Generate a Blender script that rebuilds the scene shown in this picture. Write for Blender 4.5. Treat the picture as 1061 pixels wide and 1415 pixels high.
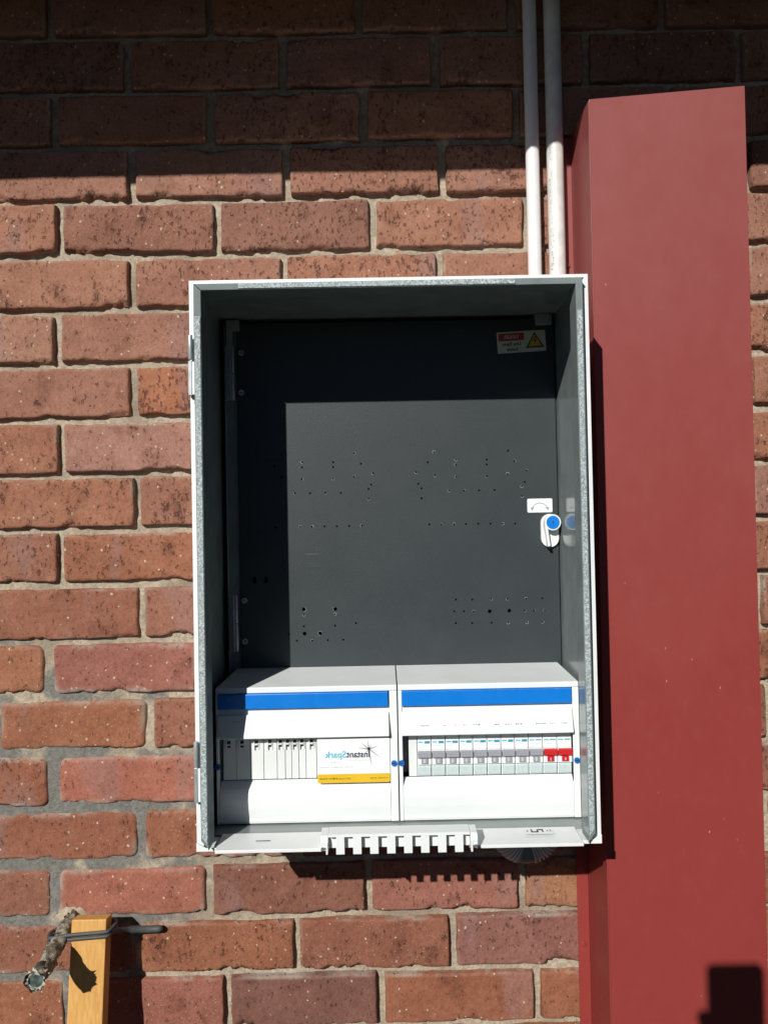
import bpy, bmesh, math, random
import numpy as np
from mathutils import Vector, Matrix

for o in list(bpy.data.objects):
    bpy.data.objects.remove(o, do_unlink=True)
scene = bpy.context.scene
COL = scene.collection
R = math.radians
random.seed(7)

# ------------------------------------------------------------------ camera
# metres; x right, y into the wall (brick face at y = 0), z up from lens height
CAM_DIST = 1.1977
PITCH, YAW, ROLL = 0.0185, 0.004587, -0.01905
fwd = Vector((math.sin(YAW) * math.cos(PITCH), math.cos(YAW) * math.cos(PITCH), math.sin(PITCH)))
r_ = fwd.cross(Vector((0, 0, 1))).normalized()
u_ = r_.cross(fwd)
rx = math.cos(ROLL) * r_ + math.sin(ROLL) * u_
ux = -math.sin(ROLL) * r_ + math.cos(ROLL) * u_
camd = bpy.data.cameras.new('camera')
camd.sensor_fit = 'HORIZONTAL'
camd.sensor_width = 36.0
camd.lens = 36.0 * 1064.0 / 1061.0
camd.clip_start = 0.02
camd.clip_end = 2000
cam = bpy.data.objects.new('camera', camd)
COL.objects.link(cam)
cam.matrix_world = Matrix(((rx.x, ux.x, -fwd.x, 0), (rx.y, ux.y, -fwd.y, -CAM_DIST), (rx.z, ux.z, -fwd.z, 0), (0, 0, 0, 1)))
scene.camera = cam

# ------------------------------------------------------------------ light
SUN = Vector((0.437, 1.0, -0.605)).normalized()
SUN_EL = math.asin(-SUN.z)
SUN_AZ = math.atan2(-SUN.x, -SUN.y)
world = bpy.data.worlds.new('World')
scene.world = world
world.use_nodes = True
wn = world.node_tree
bg = wn.nodes['Background']
sky = wn.nodes.new('ShaderNodeTexSky')
sky.sky_type = 'NISHITA'
sky.sun_disc = False
sky.sun_elevation = SUN_EL
sky.sun_rotation = SUN_AZ
sky.air_density = 0.20
sky.dust_density = 0.0
wn.links.new(sky.outputs[0], bg.inputs[0])
bg.inputs[1].default_value = 0.05
sund = bpy.data.lights.new('sun', 'SUN')
sund.energy = 5.0
sund.angle = R(0.53)
sund.color = (1.0, 0.975, 0.935)
sun = bpy.data.objects.new('sun', sund)
COL.objects.link(sun)
sun.rotation_mode = 'QUATERNION'
sun.rotation_quaternion = SUN.to_track_quat('-Z', 'Y')
sun.location = (-2, -5, 4)
scene.view_settings.view_transform = 'Standard'
scene.view_settings.look = 'None'
scene.view_settings.exposure = -0.12
scene.view_settings.gamma = 1.0
scene.view_settings.use_curve_mapping = False
scene.cycles.max_bounces = 6
scene.cycles.diffuse_bounces = 3
scene.cycles.glossy_bounces = 3
scene.render.resolution_x = 767
scene.render.resolution_y = 1024

# ------------------------------------------------------------------ node helpers
class NT:
    def __init__(s, name):
        s.mat = bpy.data.materials.new(name)
        s.mat.use_nodes = True
        s.t = s.mat.node_tree
        s.p = s.t.nodes['Principled BSDF']
        s.tc = s.t.nodes.new('ShaderNodeTexCoord')
    def n(s, typ, **kw):
        nd = s.t.nodes.new(typ)
        for k, v in kw.items():
            setattr(nd, k, v)
        return nd
    def put(s, sock, v):
        if isinstance(v, bpy.types.NodeSocket):
            s.t.links.new(v, sock)
        elif isinstance(v, (tuple, list)) and len(v) == 3 and sock.type == 'RGBA':
            sock.default_value = (*v, 1)
        else:
            sock.default_value = v
    def math(s, op, a, b=0.0, clamp=False):
        nd = s.n('ShaderNodeMath', operation=op)
        nd.use_clamp = clamp
        s.put(nd.inputs[0], a)
        s.put(nd.inputs[1], b)
        return nd.outputs[0]
    def mix(s, f, a, b, blend='MIX'):
        nd = s.n('ShaderNodeMix', data_type='RGBA', blend_type=blend)
        s.put(nd.inputs[0], f)
        s.put(nd.inputs[6], a)
        s.put(nd.inputs[7], b)
        return nd.outputs[2]
    def mapr(s, v, a, b, c=0.0, d=1.0, smooth=True):
        nd = s.n('ShaderNodeMapRange')
        nd.interpolation_type = 'SMOOTHSTEP' if smooth else 'LINEAR'
        s.put(nd.inputs[0], v)
        for i, q in enumerate((a, b, c, d)):
            nd.inputs[i + 1].default_value = q
        return nd.outputs[0]
    def mapping(s, vec, scale=(1, 1, 1), loc=None):
        nd = s.n('ShaderNodeMapping')
        s.put(nd.inputs[0], vec)
        nd.inputs[3].default_value = scale
        if loc is not None:
            s.put(nd.inputs[1], loc)
        return nd.outputs[0]
    def noise(s, vec, scale, detail=3.0, rough=0.55):
        nd = s.n('ShaderNodeTexNoise')
        s.put(nd.inputs['Vector'], vec)
        nd.inputs['Scale'].default_value = scale
        nd.inputs['Detail'].default_value = detail
        nd.inputs['Roughness'].default_value = rough
        return nd.outputs[0]
    def voro(s, vec, scale):
        nd = s.n('ShaderNodeTexVoronoi')
        s.put(nd.inputs['Vector'], vec)
        nd.inputs['Scale'].default_value = scale
        return nd.outputs['Distance'], nd.outputs['Color']
    def bump(s, h, strength, dist, normal=None):
        nd = s.n('ShaderNodeBump')
        nd.inputs['Strength'].default_value = strength
        nd.inputs['Distance'].default_value = dist
        s.put(nd.inputs['Height'], h)
        if normal is not None:
            s.put(nd.inputs['Normal'], normal)
        return nd.outputs[0]
    def set(s, **kw):
        for k, v in kw.items():
            s.put(s.p.inputs[k.replace('_', ' ')], v)
        return s.mat

def plain(name, col, rough=0.45, metal=0.0, var=0.06, nscale=40.0, bump=0.0, bscale=400.0, spec=None, rvar=0.1):
    """painted / moulded surface: colour with a little unevenness, uneven gloss, optional fine relief"""
    t = NT(name)
    v = t.tc.outputs['Object']
    n = t.noise(v, nscale, 4.0)
    dark = tuple(c * (1 - 2 * var) for c in col)
    t.set(Base_Color=t.mix(t.mapr(n, 0.3, 0.7), dark, col), Metallic=metal,
          Roughness=t.mapr(n, 0.3, 0.7, max(0.05, rough - rvar / 2), rough + rvar / 2))
    if spec is not None:
        t.set(Specular_IOR_Level=spec)
    if bump:
        t.set(Normal=t.bump(t.noise(v, bscale, 2.0), bump, 0.0004))
    return t.mat

def ramp_brick():
    t = NT('brick_clay')
    oi = t.n('ShaderNodeObjectInfo')
    off = t.n('ShaderNodeCombineXYZ')
    rnd = oi.outputs['Random']
    t.put(off.inputs[0], t.math('MULTIPLY', rnd, 37.0))
    t.put(off.inputs[1], t.math('MULTIPLY', rnd, 11.0))
    t.put(off.inputs[2], t.math('MULTIPLY', rnd, 23.0))
    add = t.n('ShaderNodeVectorMath', operation='ADD')
    t.put(add.inputs[0], t.tc.outputs['Object'])
    t.put(add.inputs[1], off.outputs[0])
    v = add.outputs[0]
    base = oi.outputs['Color']
    big = t.noise(t.mapping(v, (1, 1, 1.4)), 14.0, 4.0, 0.6)
    c = t.mix(t.mapr(big, 0.35, 0.68), base, t.mix(1.0, base, (1.18, 1.24, 1.26), 'MULTIPLY'))
    dk = t.noise(t.mapping(v, (1, 1, 0.8)), 26.0, 5.0, 0.65)
    c = t.mix(t.mapr(dk, 0.52, 0.74, 0, 0.75), c, t.mix(1.0, base, (0.60, 0.55, 0.53), 'MULTIPLY'))
    pat = t.noise(t.mapping(v, (1.2, 1, 0.35)), 8.0, 2.0)
    c = t.mix(t.mapr(pat, 0.60, 0.68, 0, 0.38), c, (0.25, 0.15, 0.135))
    fine = t.noise(v, 240.0, 3.0, 0.7)
    c = t.mix(t.mapr(fine, 0.3, 0.75, 0.0, 0.6), c, t.mix(1.0, c, (1.30, 1.34, 1.34), 'MULTIPLY'))
    c = t.mix(t.mapr(fine, 0.5, 0.25, 0.0, 0.5), c, t.mix(1.0, c, (0.66, 0.62, 0.62), 'MULTIPLY'))
    # drag pits and pores: ragged, mostly upright blots of all sizes
    pn = t.noise(t.mapping(v, (1.0, 1.0, 0.6)), 170.0, 4.0, 0.70)
    pn = t.math('ADD', pn, t.math('MULTIPLY', t.math('SUBTRACT', dk, 0.5), 0.26))
    pn = t.math('ADD', pn, t.math('MULTIPLY', t.math('SUBTRACT', oi.outputs['Alpha'], 0.5), 0.10))
    pits = t.mapr(pn, 0.58, 0.71)
    c = t.mix(t.math('MULTIPLY', pits, 0.58), c, (0.105, 0.045, 0.035))
    c = t.mix(t.mapr(pn, 0.46, 0.30, 0.0, 0.5), c, t.mix(1.0, c, (1.25, 1.32, 1.35), 'MULTIPLY'))
    # pale grit
    d3, k3 = t.voro(t.mapping(v, (1, 1, 0.85)), 88.0)
    sep = t.n('ShaderNodeSeparateColor')
    t.put(sep.inputs[0], k3)
    w3 = t.math('ADD', d3, t.math('MULTIPLY', t.math('SUBTRACT', fine, 0.5), 0.6))
    grit = t.math('MULTIPLY', t.mapr(w3, 0.09, 0.17, 1.0, 0.0), t.math('GREATER_THAN', sep.outputs[0], 0.60))
    d4, k4 = t.voro(v, 190.0)
    sep4 = t.n('ShaderNodeSeparateColor')
    t.put(sep4.inputs[0], k4)
    grit4 = t.math('MULTIPLY', t.mapr(d4, 0.09, 0.17, 1.0, 0.0), t.math('GREATER_THAN', sep4.outputs[1], 0.76))
    grit = t.math('MAXIMUM', grit, grit4)
    c = t.mix(t.math('MULTIPLY', grit, 0.72), c, (0.66, 0.53, 0.40))
    # cement smears along edges live on the mesh as a colour attribute
    at = t.n('ShaderNodeAttribute', attribute_name='smear')
    sm = t.math('MULTIPLY', at.outputs['Fac'], t.mapr(dk, 0.38, 0.56))
    c = t.mix(sm, c, (0.40, 0.35, 0.29))
    h = t.math('ADD', t.math('MULTIPLY', fine, 0.35), t.math('MULTIPLY', dk, 2.2))
    h = t.math('SUBTRACT', h, t.math('MULTIPLY', pits, 1.1))
    h = t.math('ADD', h, t.math('MULTIPLY', grit, 0.3))
    t.set(Base_Color=c, Roughness=0.86, Specular_IOR_Level=0.25, Normal=t.bump(h, 0.9, 0.0020))
    return t.mat

def mortar_mat():
    t = NT('lime_mortar')
    v = t.tc.outputs['Object']
    sp = t.n('ShaderNodeSeparateXYZ')
    t.put(sp.inputs[0], v)
    n = t.noise(v, 160.0, 5.0, 0.75)
    b = t.noise(v, 9.0, 3.0)
    c = t.mix(t.mapr(n, 0.3, 0.7), (0.31, 0.255, 0.185), (0.54, 0.46, 0.345))
    c = t.mix(t.mapr(b, 0.45, 0.68, 0, 0.7), c, (0.24, 0.195, 0.145))
    # repointed with grey cement in one patch low on the left
    dx = t.math('MULTIPLY', t.math('ADD', sp.outputs[0], 0.56), 2.3)
    dz = t.math('MULTIPLY', t.math('ADD', sp.outputs[2], 0.50 - 1.55), 2.2)
    d = t.math('SQRT', t.math('ADD', t.math('MULTIPLY', dx, dx), t.math('MULTIPLY', dz, dz)))
    d = t.math('ADD', d, t.math('MULTIPLY', t.math('SUBTRACT', t.noise(v, 14.0, 3.0), 0.5), 2.2))
    c = t.mix(t.mapr(d, 0.42, 0.72, 0.9, 0.0), c, t.mix(t.mapr(n, 0.3, 0.7), (0.125, 0.125, 0.115), (0.22, 0.22, 0.20)))
    g = t.noise(v, 620.0, 2.0, 0.6)
    h = t.math('ADD', t.math('MULTIPLY', n, 1.0), t.math('MULTIPLY', g, 0.4))
    t.set(Base_Color=c, Roughness=0.95, Specular_IOR_Level=0.1, Normal=t.bump(h, 0.9, 0.0025))
    return t.mat

def gasket_mat():
    t = NT('speckled_gasket')
    v = t.tc.outputs['Object']
    n = t.noise(v, 520.0, 3.0, 0.8)
    b = t.noise(v, 40.0, 2.0)
    c = t.mix(t.mapr(n, 0.42, 0.60), (0.20, 0.25, 0.255), (0.60, 0.67, 0.675))
    c = t.mix(t.mapr(b, 0.4, 0.7, 0, 0.4), c, (0.36, 0.42, 0.42))
    t.set(Base_Color=c, Roughness=0.55, Normal=t.bump(n, 0.9, 0.0012))
    return t.mat

def red_mat():
    t = NT('red_painted_steel')
    v = t.tc.outputs['Object']
    n = t.noise(t.mapping(v, (1.4, 1.4, 0.8)), 6.0, 4.0, 0.6)
    s = t.noise(t.mapping(v, (1, 1, 0.7)), 42.0, 5.0, 0.7)
    c = t.mix(t.mapr(n, 0.3, 0.7), (0.258, 0.037, 0.031), (0.268, 0.040, 0.034))
    sp = t.n('ShaderNodeSeparateXYZ')
    t.put(sp.inputs[0], v)
    # paler, greyer red mixed in unevenly, stronger towards the upper end
    upper_tone = t.mapr(t.math('ADD', sp.outputs[2], t.math('MULTIPLY', t.math('SUBTRACT', n, 0.5), 0.5)), 1.15, 2.45, 0.0, 0.36)
    c = t.mix(upper_tone, c, (0.30, 0.145, 0.135))
    c = t.mix(t.mapr(s, 0.55, 0.75, 0, 0.06), c, (0.33, 0.12, 0.11))
    d, k = t.voro(t.mapping(v, (1, 1, 0.5)), 55.0)
    se = t.n('ShaderNodeSeparateColor')
    t.put(se.inputs[0], k)
    fleck = t.math('MULTIPLY', t.mapr(d, 0.03, 0.07, 1, 0), t.math('GREATER_THAN', se.outputs[0], 0.74))
    d2, k2 = t.voro(t.mapping(v, (1, 1, 0.35)), 170.0)
    se2 = t.n('ShaderNodeSeparateColor')
    t.put(se2.inputs[0], k2)
    dust = t.math('MULTIPLY', t.mapr(d2, 0.05, 0.14, 1, 0), t.math('GREATER_THAN', se2.outputs[1], 0.90))
    dust = t.math('MULTIPLY', dust, t.mapr(n, 0.40, 0.62))
    c = t.mix(t.math('MULTIPLY', fleck, 0.5), c, (0.55, 0.36, 0.33))
    c = t.mix(t.math('MULTIPLY', dust, 0.35), c, (0.42, 0.20, 0.18))
    t.set(Base_Color=c, Roughness=t.mapr(s, 0.3, 0.7, 0.46, 0.56), Specular_IOR_Level=0.4,
          Normal=t.bump(t.noise(v, 6.0, 2.0), 0.15, 0.01))
    return t.mat

def panel_mat():
    t = NT('black_powder_coat')
    v = t.tc.outputs['Object']
    n = t.noise(v, 900.0, 2.0, 0.6)
    b = t.noise(v, 14.0, 5.0, 0.65)
    c = t.mix(t.mapr(b, 0.35, 0.7), (0.0350, 0.0435, 0.0470), (0.0385, 0.0470, 0.0510))
    sc = t.noise(t.mapping(v, (3.0, 1, 60.0)), 5.0, 2.0)
    m = t.mapr(t.noise(v, 8.0, 2.0), 0.6, 0.72)
    c = t.mix(t.math('MULTIPLY', t.mapr(sc, 0.70, 0.74), t.math('MULTIPLY', m, 0.4)), c, (0.16, 0.165, 0.165))
    t.set(Base_Color=c, Roughness=t.mapr(b, 0.3, 0.7, 0.44, 0.49), Specular_IOR_Level=0.3, Normal=t.bump(n, 0.5, 0.0006))
    return t.mat

def wood_mat():
    t = NT('pine_stake')
    v = t.tc.outputs['Object']
    g = t.noise(t.mapping(v, (1.0, 1.0, 0.06)), 260.0, 3.0, 0.6)
    b = t.noise(t.mapping(v, (1.0, 1.0, 0.15)), 60.0, 3.0)
    c = t.mix(t.mapr(g, 0.3, 0.7), (0.56, 0.285, 0.070), (0.66, 0.365, 0.105))
    c = t.mix(t.mapr(b, 0.55, 0.75, 0, 0.4), c, (0.36, 0.155, 0.035))
    t.set(Base_Color=c, Roughness=0.6, Normal=t.bump(g, 0.3, 0.0006))
    return t.mat

def crust_mat():
    t = NT('crusted_pipe')
    v = t.tc.outputs['Object']
    n = t.noise(v, 90.0, 5.0, 0.7)
    f = t.noise(v, 420.0, 3.0, 0.7)
    c = t.mix(t.mapr(n, 0.40, 0.62), (0.075, 0.058, 0.030), (0.42, 0.38, 0.29))
    c = t.mix(t.mapr(f, 0.52, 0.66, 0, 0.7), c, (0.56, 0.54, 0.48))
    t.set(Base_Color=c, Roughness=0.9, Normal=t.bump(t.math('ADD', n, f), 0.9, 0.003))
    return t.mat

def ground_mat():
    t = NT('dry_lawn')
    v = t.tc.outputs['Object']
    n = t.noise(v, 1.4, 6.0, 0.7)
    f = t.noise(v, 60.0, 4.0, 0.7)
    c = t.mix(t.mapr(n, 0.35, 0.65), (0.026, 0.036, 0.013), (0.046, 0.043, 0.024))
    c = t.mix(t.mapr(f, 0.4, 0.7, 0, 0.5), c, (0.020, 0.028, 0.010))
    t.set(Base_Color=c, Roughness=0.95, Normal=t.bump(f, 0.8, 0.03))
    return t.mat

M = {
    'brick': ramp_brick(), 'mortar': mortar_mat(), 'gasket': gasket_mat(), 'red': red_mat(),
    'panel': panel_mat(), 'wood': wood_mat(), 'crust': crust_mat(), 'ground': ground_mat(),
    'white': plain('white_enamel', (0.80, 0.82, 0.81), 0.38, var=0.03, nscale=30, bump=0.12, bscale=500),
    'zinc': plain('grey_zinc_steel', (0.225, 0.26, 0.255), 0.16, var=0.10, nscale=22, rvar=0.12),
    'hinge': plain('hinge_steel', (0.42, 0.46, 0.47), 0.38, metal=0.35, var=0.1, nscale=60),
    'plastic': plain('white_plastic', (0.79, 0.825, 0.815), 0.42, var=0.015, nscale=20, bump=0.08, bscale=700),
    'offwhite': plain('filler_plastic', (0.74, 0.76, 0.74), 0.45, var=0.02, nscale=20),
    'blue': plain('blue_plastic', (0.006, 0.19, 0.66), 0.30, var=0.02),
    'plug': plain('blue_plug', (0.006, 0.13, 0.50), 0.4, var=0.05, nscale=300),
    'navy': plain('navy_ink', (0.012, 0.014, 0.07), 0.6),
    'teal': plain('teal_ink', (0.03, 0.30, 0.42), 0.6),
    'cyan': plain('cyan_ink', (0.10, 0.50, 0.66), 0.6),
    'grey_ink': plain('grey_ink', (0.33, 0.36, 0.38), 0.6),
    'pale_ink': plain('pale_ink', (0.55, 0.57, 0.58), 0.6),
    'black': plain('black_ink', (0.012, 0.012, 0.012), 0.6),
    'yellow': plain('yellow_vinyl', (0.75, 0.47, 0.02), 0.45, var=0.02),
    'amber': plain('amber_vinyl', (0.72, 0.40, 0.03), 0.5, var=0.03),
    'paper': plain('white_vinyl', (0.82, 0.83, 0.83), 0.5, var=0.01),
    'cream': plain('cream_vinyl', (0.60, 0.62, 0.50), 0.5, var=0.03),
    'sign_red': plain('red_vinyl', (0.45, 0.035, 0.02), 0.5),
    'toggle_red': plain('red_toggle', (0.60, 0.018, 0.022), 0.35, var=0.04),
    'toggle_grey': plain('grey_toggle', (0.33, 0.33, 0.37), 0.4, var=0.04),
    'terminal': plain('terminal_shield', (0.56, 0.665, 0.66), 0.3, var=0.04, nscale=80),
    'dark': plain('dark_void', (0.02, 0.021, 0.022), 0.7),
    'pvc': plain('conduit_pvc', (0.82, 0.82, 0.81), 0.35, var=0.05, nscale=18, bump=0.1, bscale=200),
    'pvc2': plain('dusty_conduit_pvc', (0.75, 0.735, 0.69), 0.42, var=0.10, nscale=35, bump=0.15, bscale=260),
    'corr': plain('grey_corrugated_plastic', (0.66, 0.65, 0.61), 0.5, var=0.08),
    'corr_dark': plain('dark_coupling', (0.16, 0.19, 0.19), 0.5),
    'wire': plain('dark_rubber_cable', (0.075, 0.085, 0.085), 0.6, var=0.15, nscale=90, bump=0.3, bscale=300),
    'verdigris': plain('verdigris_copper', (0.10, 0.15, 0.12), 0.7, var=0.4, nscale=120, bump=0.6),
    'lime': plain('lime_crust', (0.56, 0.53, 0.45), 0.9, var=0.2, nscale=160, bump=0.8, bscale=300),
    'screw': plain('zinc_screw', (0.55, 0.56, 0.55), 0.3, metal=0.8, var=0.1, nscale=200),
    'soffit': plain('painted_soffit', (0.045, 0.036, 0.030), 0.8, var=0.06, nscale=6),
    'gutter': plain('painted_gutter', (0.20, 0.035, 0.03), 0.4, var=0.06, nscale=6),
    'phone': plain('phone_glass', (0.015, 0.015, 0.017), 0.15, var=0.02),
    'cloth': plain('navy_work_clothes', (0.03, 0.035, 0.05), 0.9, var=0.15, nscale=25),
    'skin': plain('skin', (0.45, 0.27, 0.19), 0.5, var=0.05),
    'hair': plain('brown_hair', (0.05, 0.03, 0.02), 0.6, var=0.2, nscale=80),
}

# ------------------------------------------------------------------ mesh helpers
BASE = {}

def tag(o, label, cat, group=None):
    o['label'] = label
    o['category'] = cat
    if group:
        o['group'] = group
    return o

def thing(name, base, label, cat, group=None):
    o = bpy.data.objects.new(name, None)
    o.empty_display_size = 0.05
    COL.objects.link(o)
    o.location = base
    BASE[o] = Vector(base)
    return tag(o, label, cat, group)

class MB:
    """collects world-space geometry for ONE mesh object"""
    def __init__(s):
        s.v, s.f, s.m, s.sm = [], [], [], []
    def face(s, idx, m=0, smooth=False):
        s.f.append(idx); s.m.append(m); s.sm.append(smooth)
    def add(s, verts, faces, m=0, smooth=False):
        k = len(s.v)
        s.v += [tuple(p) for p in verts]
        for f in faces:
            s.face([i + k for i in f], m, smooth)
        return s
    def box(s, x0, x1, y0, y1, z0, z1, m=0):
        v = [(x, y, z) for z in (z0, z1) for y in (y0, y1) for x in (x0, x1)]
        return s.add(v, [(0, 2, 3, 1), (4, 5, 7, 6), (0, 1, 5, 4), (2, 6, 7, 3), (0, 4, 6, 2), (1, 3, 7, 5)], m)
    def prism_xz(s, poly, y0, y1, m=0):
        n = len(poly)
        v = [(x, y0, z) for x, z in poly] + [(x, y1, z) for x, z in poly]
        return s.add(v, [tuple(range(n)), tuple(range(2 * n - 1, n - 1, -1))] + [(i, i + n, (i + 1) % n + n, (i + 1) % n) for i in range(n)], m)
    def prism_yz(s, poly, x0, x1, m=0):
        n = len(poly)
        v = [(x0, y, z) for y, z in poly] + [(x1, y, z) for y, z in poly]
        return s.add(v, [tuple(range(n)), tuple(range(2 * n - 1, n - 1, -1))] + [(i, i + n, (i + 1) % n + n, (i + 1) % n) for i in range(n)], m)
    def tube(s, pts, rad, n=14, m=0, cap=True, smooth=True):
        pts = [Vector(p) for p in pts]
        rad = rad if isinstance(rad, (list, tuple)) else [rad] * len(pts)
        k = len(s.v)
        t0 = (pts[1] - pts[0]).normalized()
        a = t0.cross(Vector((0, 0, 1)))
        if a.length < 0.1:
            a = t0.cross(Vector((1, 0, 0)))
        a.normalize()
        for i, p in enumerate(pts):
            t = (pts[min(i + 1, len(pts) - 1)] - pts[max(i - 1, 0)]).normalized()
            a = (a - t * a.dot(t)).normalized()
            b = t.cross(a)
            for j in range(n):
                q = 2 * math.pi * j / n
                s.v.append(tuple(p + (a * math.cos(q) + b * math.sin(q)) * rad[i]))
        for i in range(len(pts) - 1):
            for j in range(n):
                s.face([k + i * n + j, k + i * n + (j + 1) % n, k + (i + 1) * n + (j + 1) % n, k + (i + 1) * n + j], m, smooth)
        if cap:
            s.face([k + j for j in range(n)][::-1], m)
            s.face([k + (len(pts) - 1) * n + j for j in range(n)], m)
        return s
    def disc(s, x, z, y, r, m=0, n=16, th=0.0):
        """round plate facing the viewer side (-y)"""
        if th:
            return s.tube([(x, y, z), (x, y + th, z)], r, n, m, True, False)
        return s.add([(x + r * math.cos(2 * math.pi * i / n), y, z + r * math.sin(2 * math.pi * i / n)) for i in range(n)], [tuple(range(n))], m)
    def rrect(s, x0, x1, z0, z1, y0, y1, r, m=0, n=5):
        poly = []
        for cx, cz, a in ((x1 - r, z1 - r, 0), (x0 + r, z1 - r, 90), (x0 + r, z0 + r, 180), (x1 - r, z0 + r, 270)):
            for i in range(n + 1):
                q = R(a + 90 * i / n)
                poly.append((cx + r * math.cos(q), cz + r * math.sin(q)))
        return s.prism_xz(poly, y0, y1, m)
    def text(s, txt, x, z, y, size, m=0, mirror=True, rot=0.0, squash=1.0, align='CENTER', width=None, bold=0.0):
        """flat print in the xz plane, mirrored left-right as it reads in the picture"""
        cu = bpy.data.curves.new('t', 'FONT')
        cu.body = txt
        cu.size = size
        cu.align_x = align
        cu.align_y = 'CENTER'
        cu.resolution_u = 3
        cu.offset = bold
        ob = bpy.data.objects.new('t', cu)
        COL.objects.link(ob)
        dg = bpy.context.evaluated_depsgraph_get()
        me = ob.evaluated_get(dg).to_mesh()
        sx = -1.0 if mirror else 1.0
        if width:
            xsv = [p.co.x for p in me.vertices]
            squash = width / (max(xsv) - min(xsv))
        c, q = math.cos(rot), math.sin(rot)
        vs = []
        for p in me.vertices:
            a, b = sx * p.co.x * squash, p.co.y
            vs.append((x + a * c - b * q, y, z + a * q + b * c))
        fs = [tuple(p.vertices) for p in me.polygons]
        ob.evaluated_get(dg).to_mesh_clear()
        bpy.data.objects.remove(ob, do_unlink=True)
        bpy.data.curves.remove(cu)
        return s.add(vs, fs, m)
    def xf(s, mat):
        s.v = [tuple(mat @ Vector(p)) for p in s.v]
        return s
    def build(s, name, mats, parent=None, base=None, bevel=0.0, seg=2, smooth=None):
        root = parent
        b = BASE.get(parent) if parent is not None else Vector(base or (0, 0, 0))
        me = bpy.data.meshes.new(name)
        me.from_pydata([(p[0] - b.x, p[1] - b.y, p[2] - b.z) for p in s.v], [], s.f)
        for mm in (mats if isinstance(mats, (list, tuple)) else [mats]):
            me.materials.append(M[mm])
        me.polygons.foreach_set('material_index', s.m)
        me.polygons.foreach_set('use_smooth', s.sm)
        me.update()
        bm = bmesh.new()
        bm.from_mesh(me)
        bmesh.ops.recalc_face_normals(bm, faces=bm.faces)
        bm.to_mesh(me)
        bm.free()
        o = bpy.data.objects.new(name, me)
        COL.objects.link(o)
        if parent is not None:
            o.parent = parent
        else:
            o.location = b
        BASE[o] = b
        if bevel:
            md = o.modifiers.new('soft_edges', 'BEVEL')
            md.width = bevel
            md.segments = seg
            md.limit_method = 'ANGLE'
            md.angle_limit = R(35)
            md.harden_normals = False
        return o

# vectorised value noise
def hash3(i, j, k, s):
    n = (i * 73856093) ^ (j * 19349663) ^ (k * 83492791) ^ (s * 2654435)
    n = n & 0x7fffffff
    n = (n ^ (n >> 13)) * 1274126177 & 0x7fffffff
    n = (n ^ (n >> 16)) & 0xffff
    return n / 65535.0

def vnoise(x, y, z, seed=0):
    x, y, z = np.broadcast_arrays(np.asarray(x, float), y, z)
    xi, yi, zi = (np.floor(q).astype(np.int64) for q in (x, y, z))
    fx, fy, fz = x - xi, y - yi, z - zi
    fx, fy, fz = (q * q * (3 - 2 * q) for q in (fx, fy, fz))
    out = 0
    for a in (0, 1):
        for b in (0, 1):
            for c in (0, 1):
                w = (fx if a else 1 - fx) * (fy if b else 1 - fy) * (fz if c else 1 - fz)
                out = out + w * hash3(xi + a, yi + b, zi + c, seed)
    return out * 2 - 1

def fbm(x, y, z, seed=0, o=3):
    t, a = 0, 1.0
    for i in range(o):
        t = t + a * vnoise(x, y, z, seed + i * 17)
        x, y, z, a = x * 2.03, y * 2.03, z * 2.03, a * 0.5
    return t

# ------------------------------------------------------------------ ground
GZ = -1.55
g = MB()
g.add([(-300, -300, GZ), (300, -300, GZ), (300, 300, GZ), (-300, 300, GZ)], [(0, 1, 2, 3)])
o = g.build('ground', 'ground')
o['kind'] = 'structure'

# ------------------------------------------------------------------ brick wall
wall = thing('brick_wall', (0, 0, GZ), 'old red brick wall with sandy recessed mortar joints behind the switchboard', 'brick wall')
Z0 = 0.7766
PITCH_X, PITCH_Z = 0.240, 0.086
ROWS = {0: [-506, -256, -20], 1: [-386, -142, 100], 2: [-501, -256, -16, 227], 3: [-382, -137, 107], 4: [-495, -247, -4],
        5: [-382, -144, 99], 6: [-500], 7: [-383], 8: [-496], 9: [-379], 10: [-499], 11: [-374], 12: [-519], 13: [-363],
        14: [-513], 15: [-379], 16: [-513, -274, -31, 209], 17: [-386, -141, 98], 18: [-496, -249, -13, 229]}
WIDE = {11: 0.016, 12: 0.016, 13: 0.013, 14: 0.017, 15: 0.012, 16: 0.014}

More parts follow.
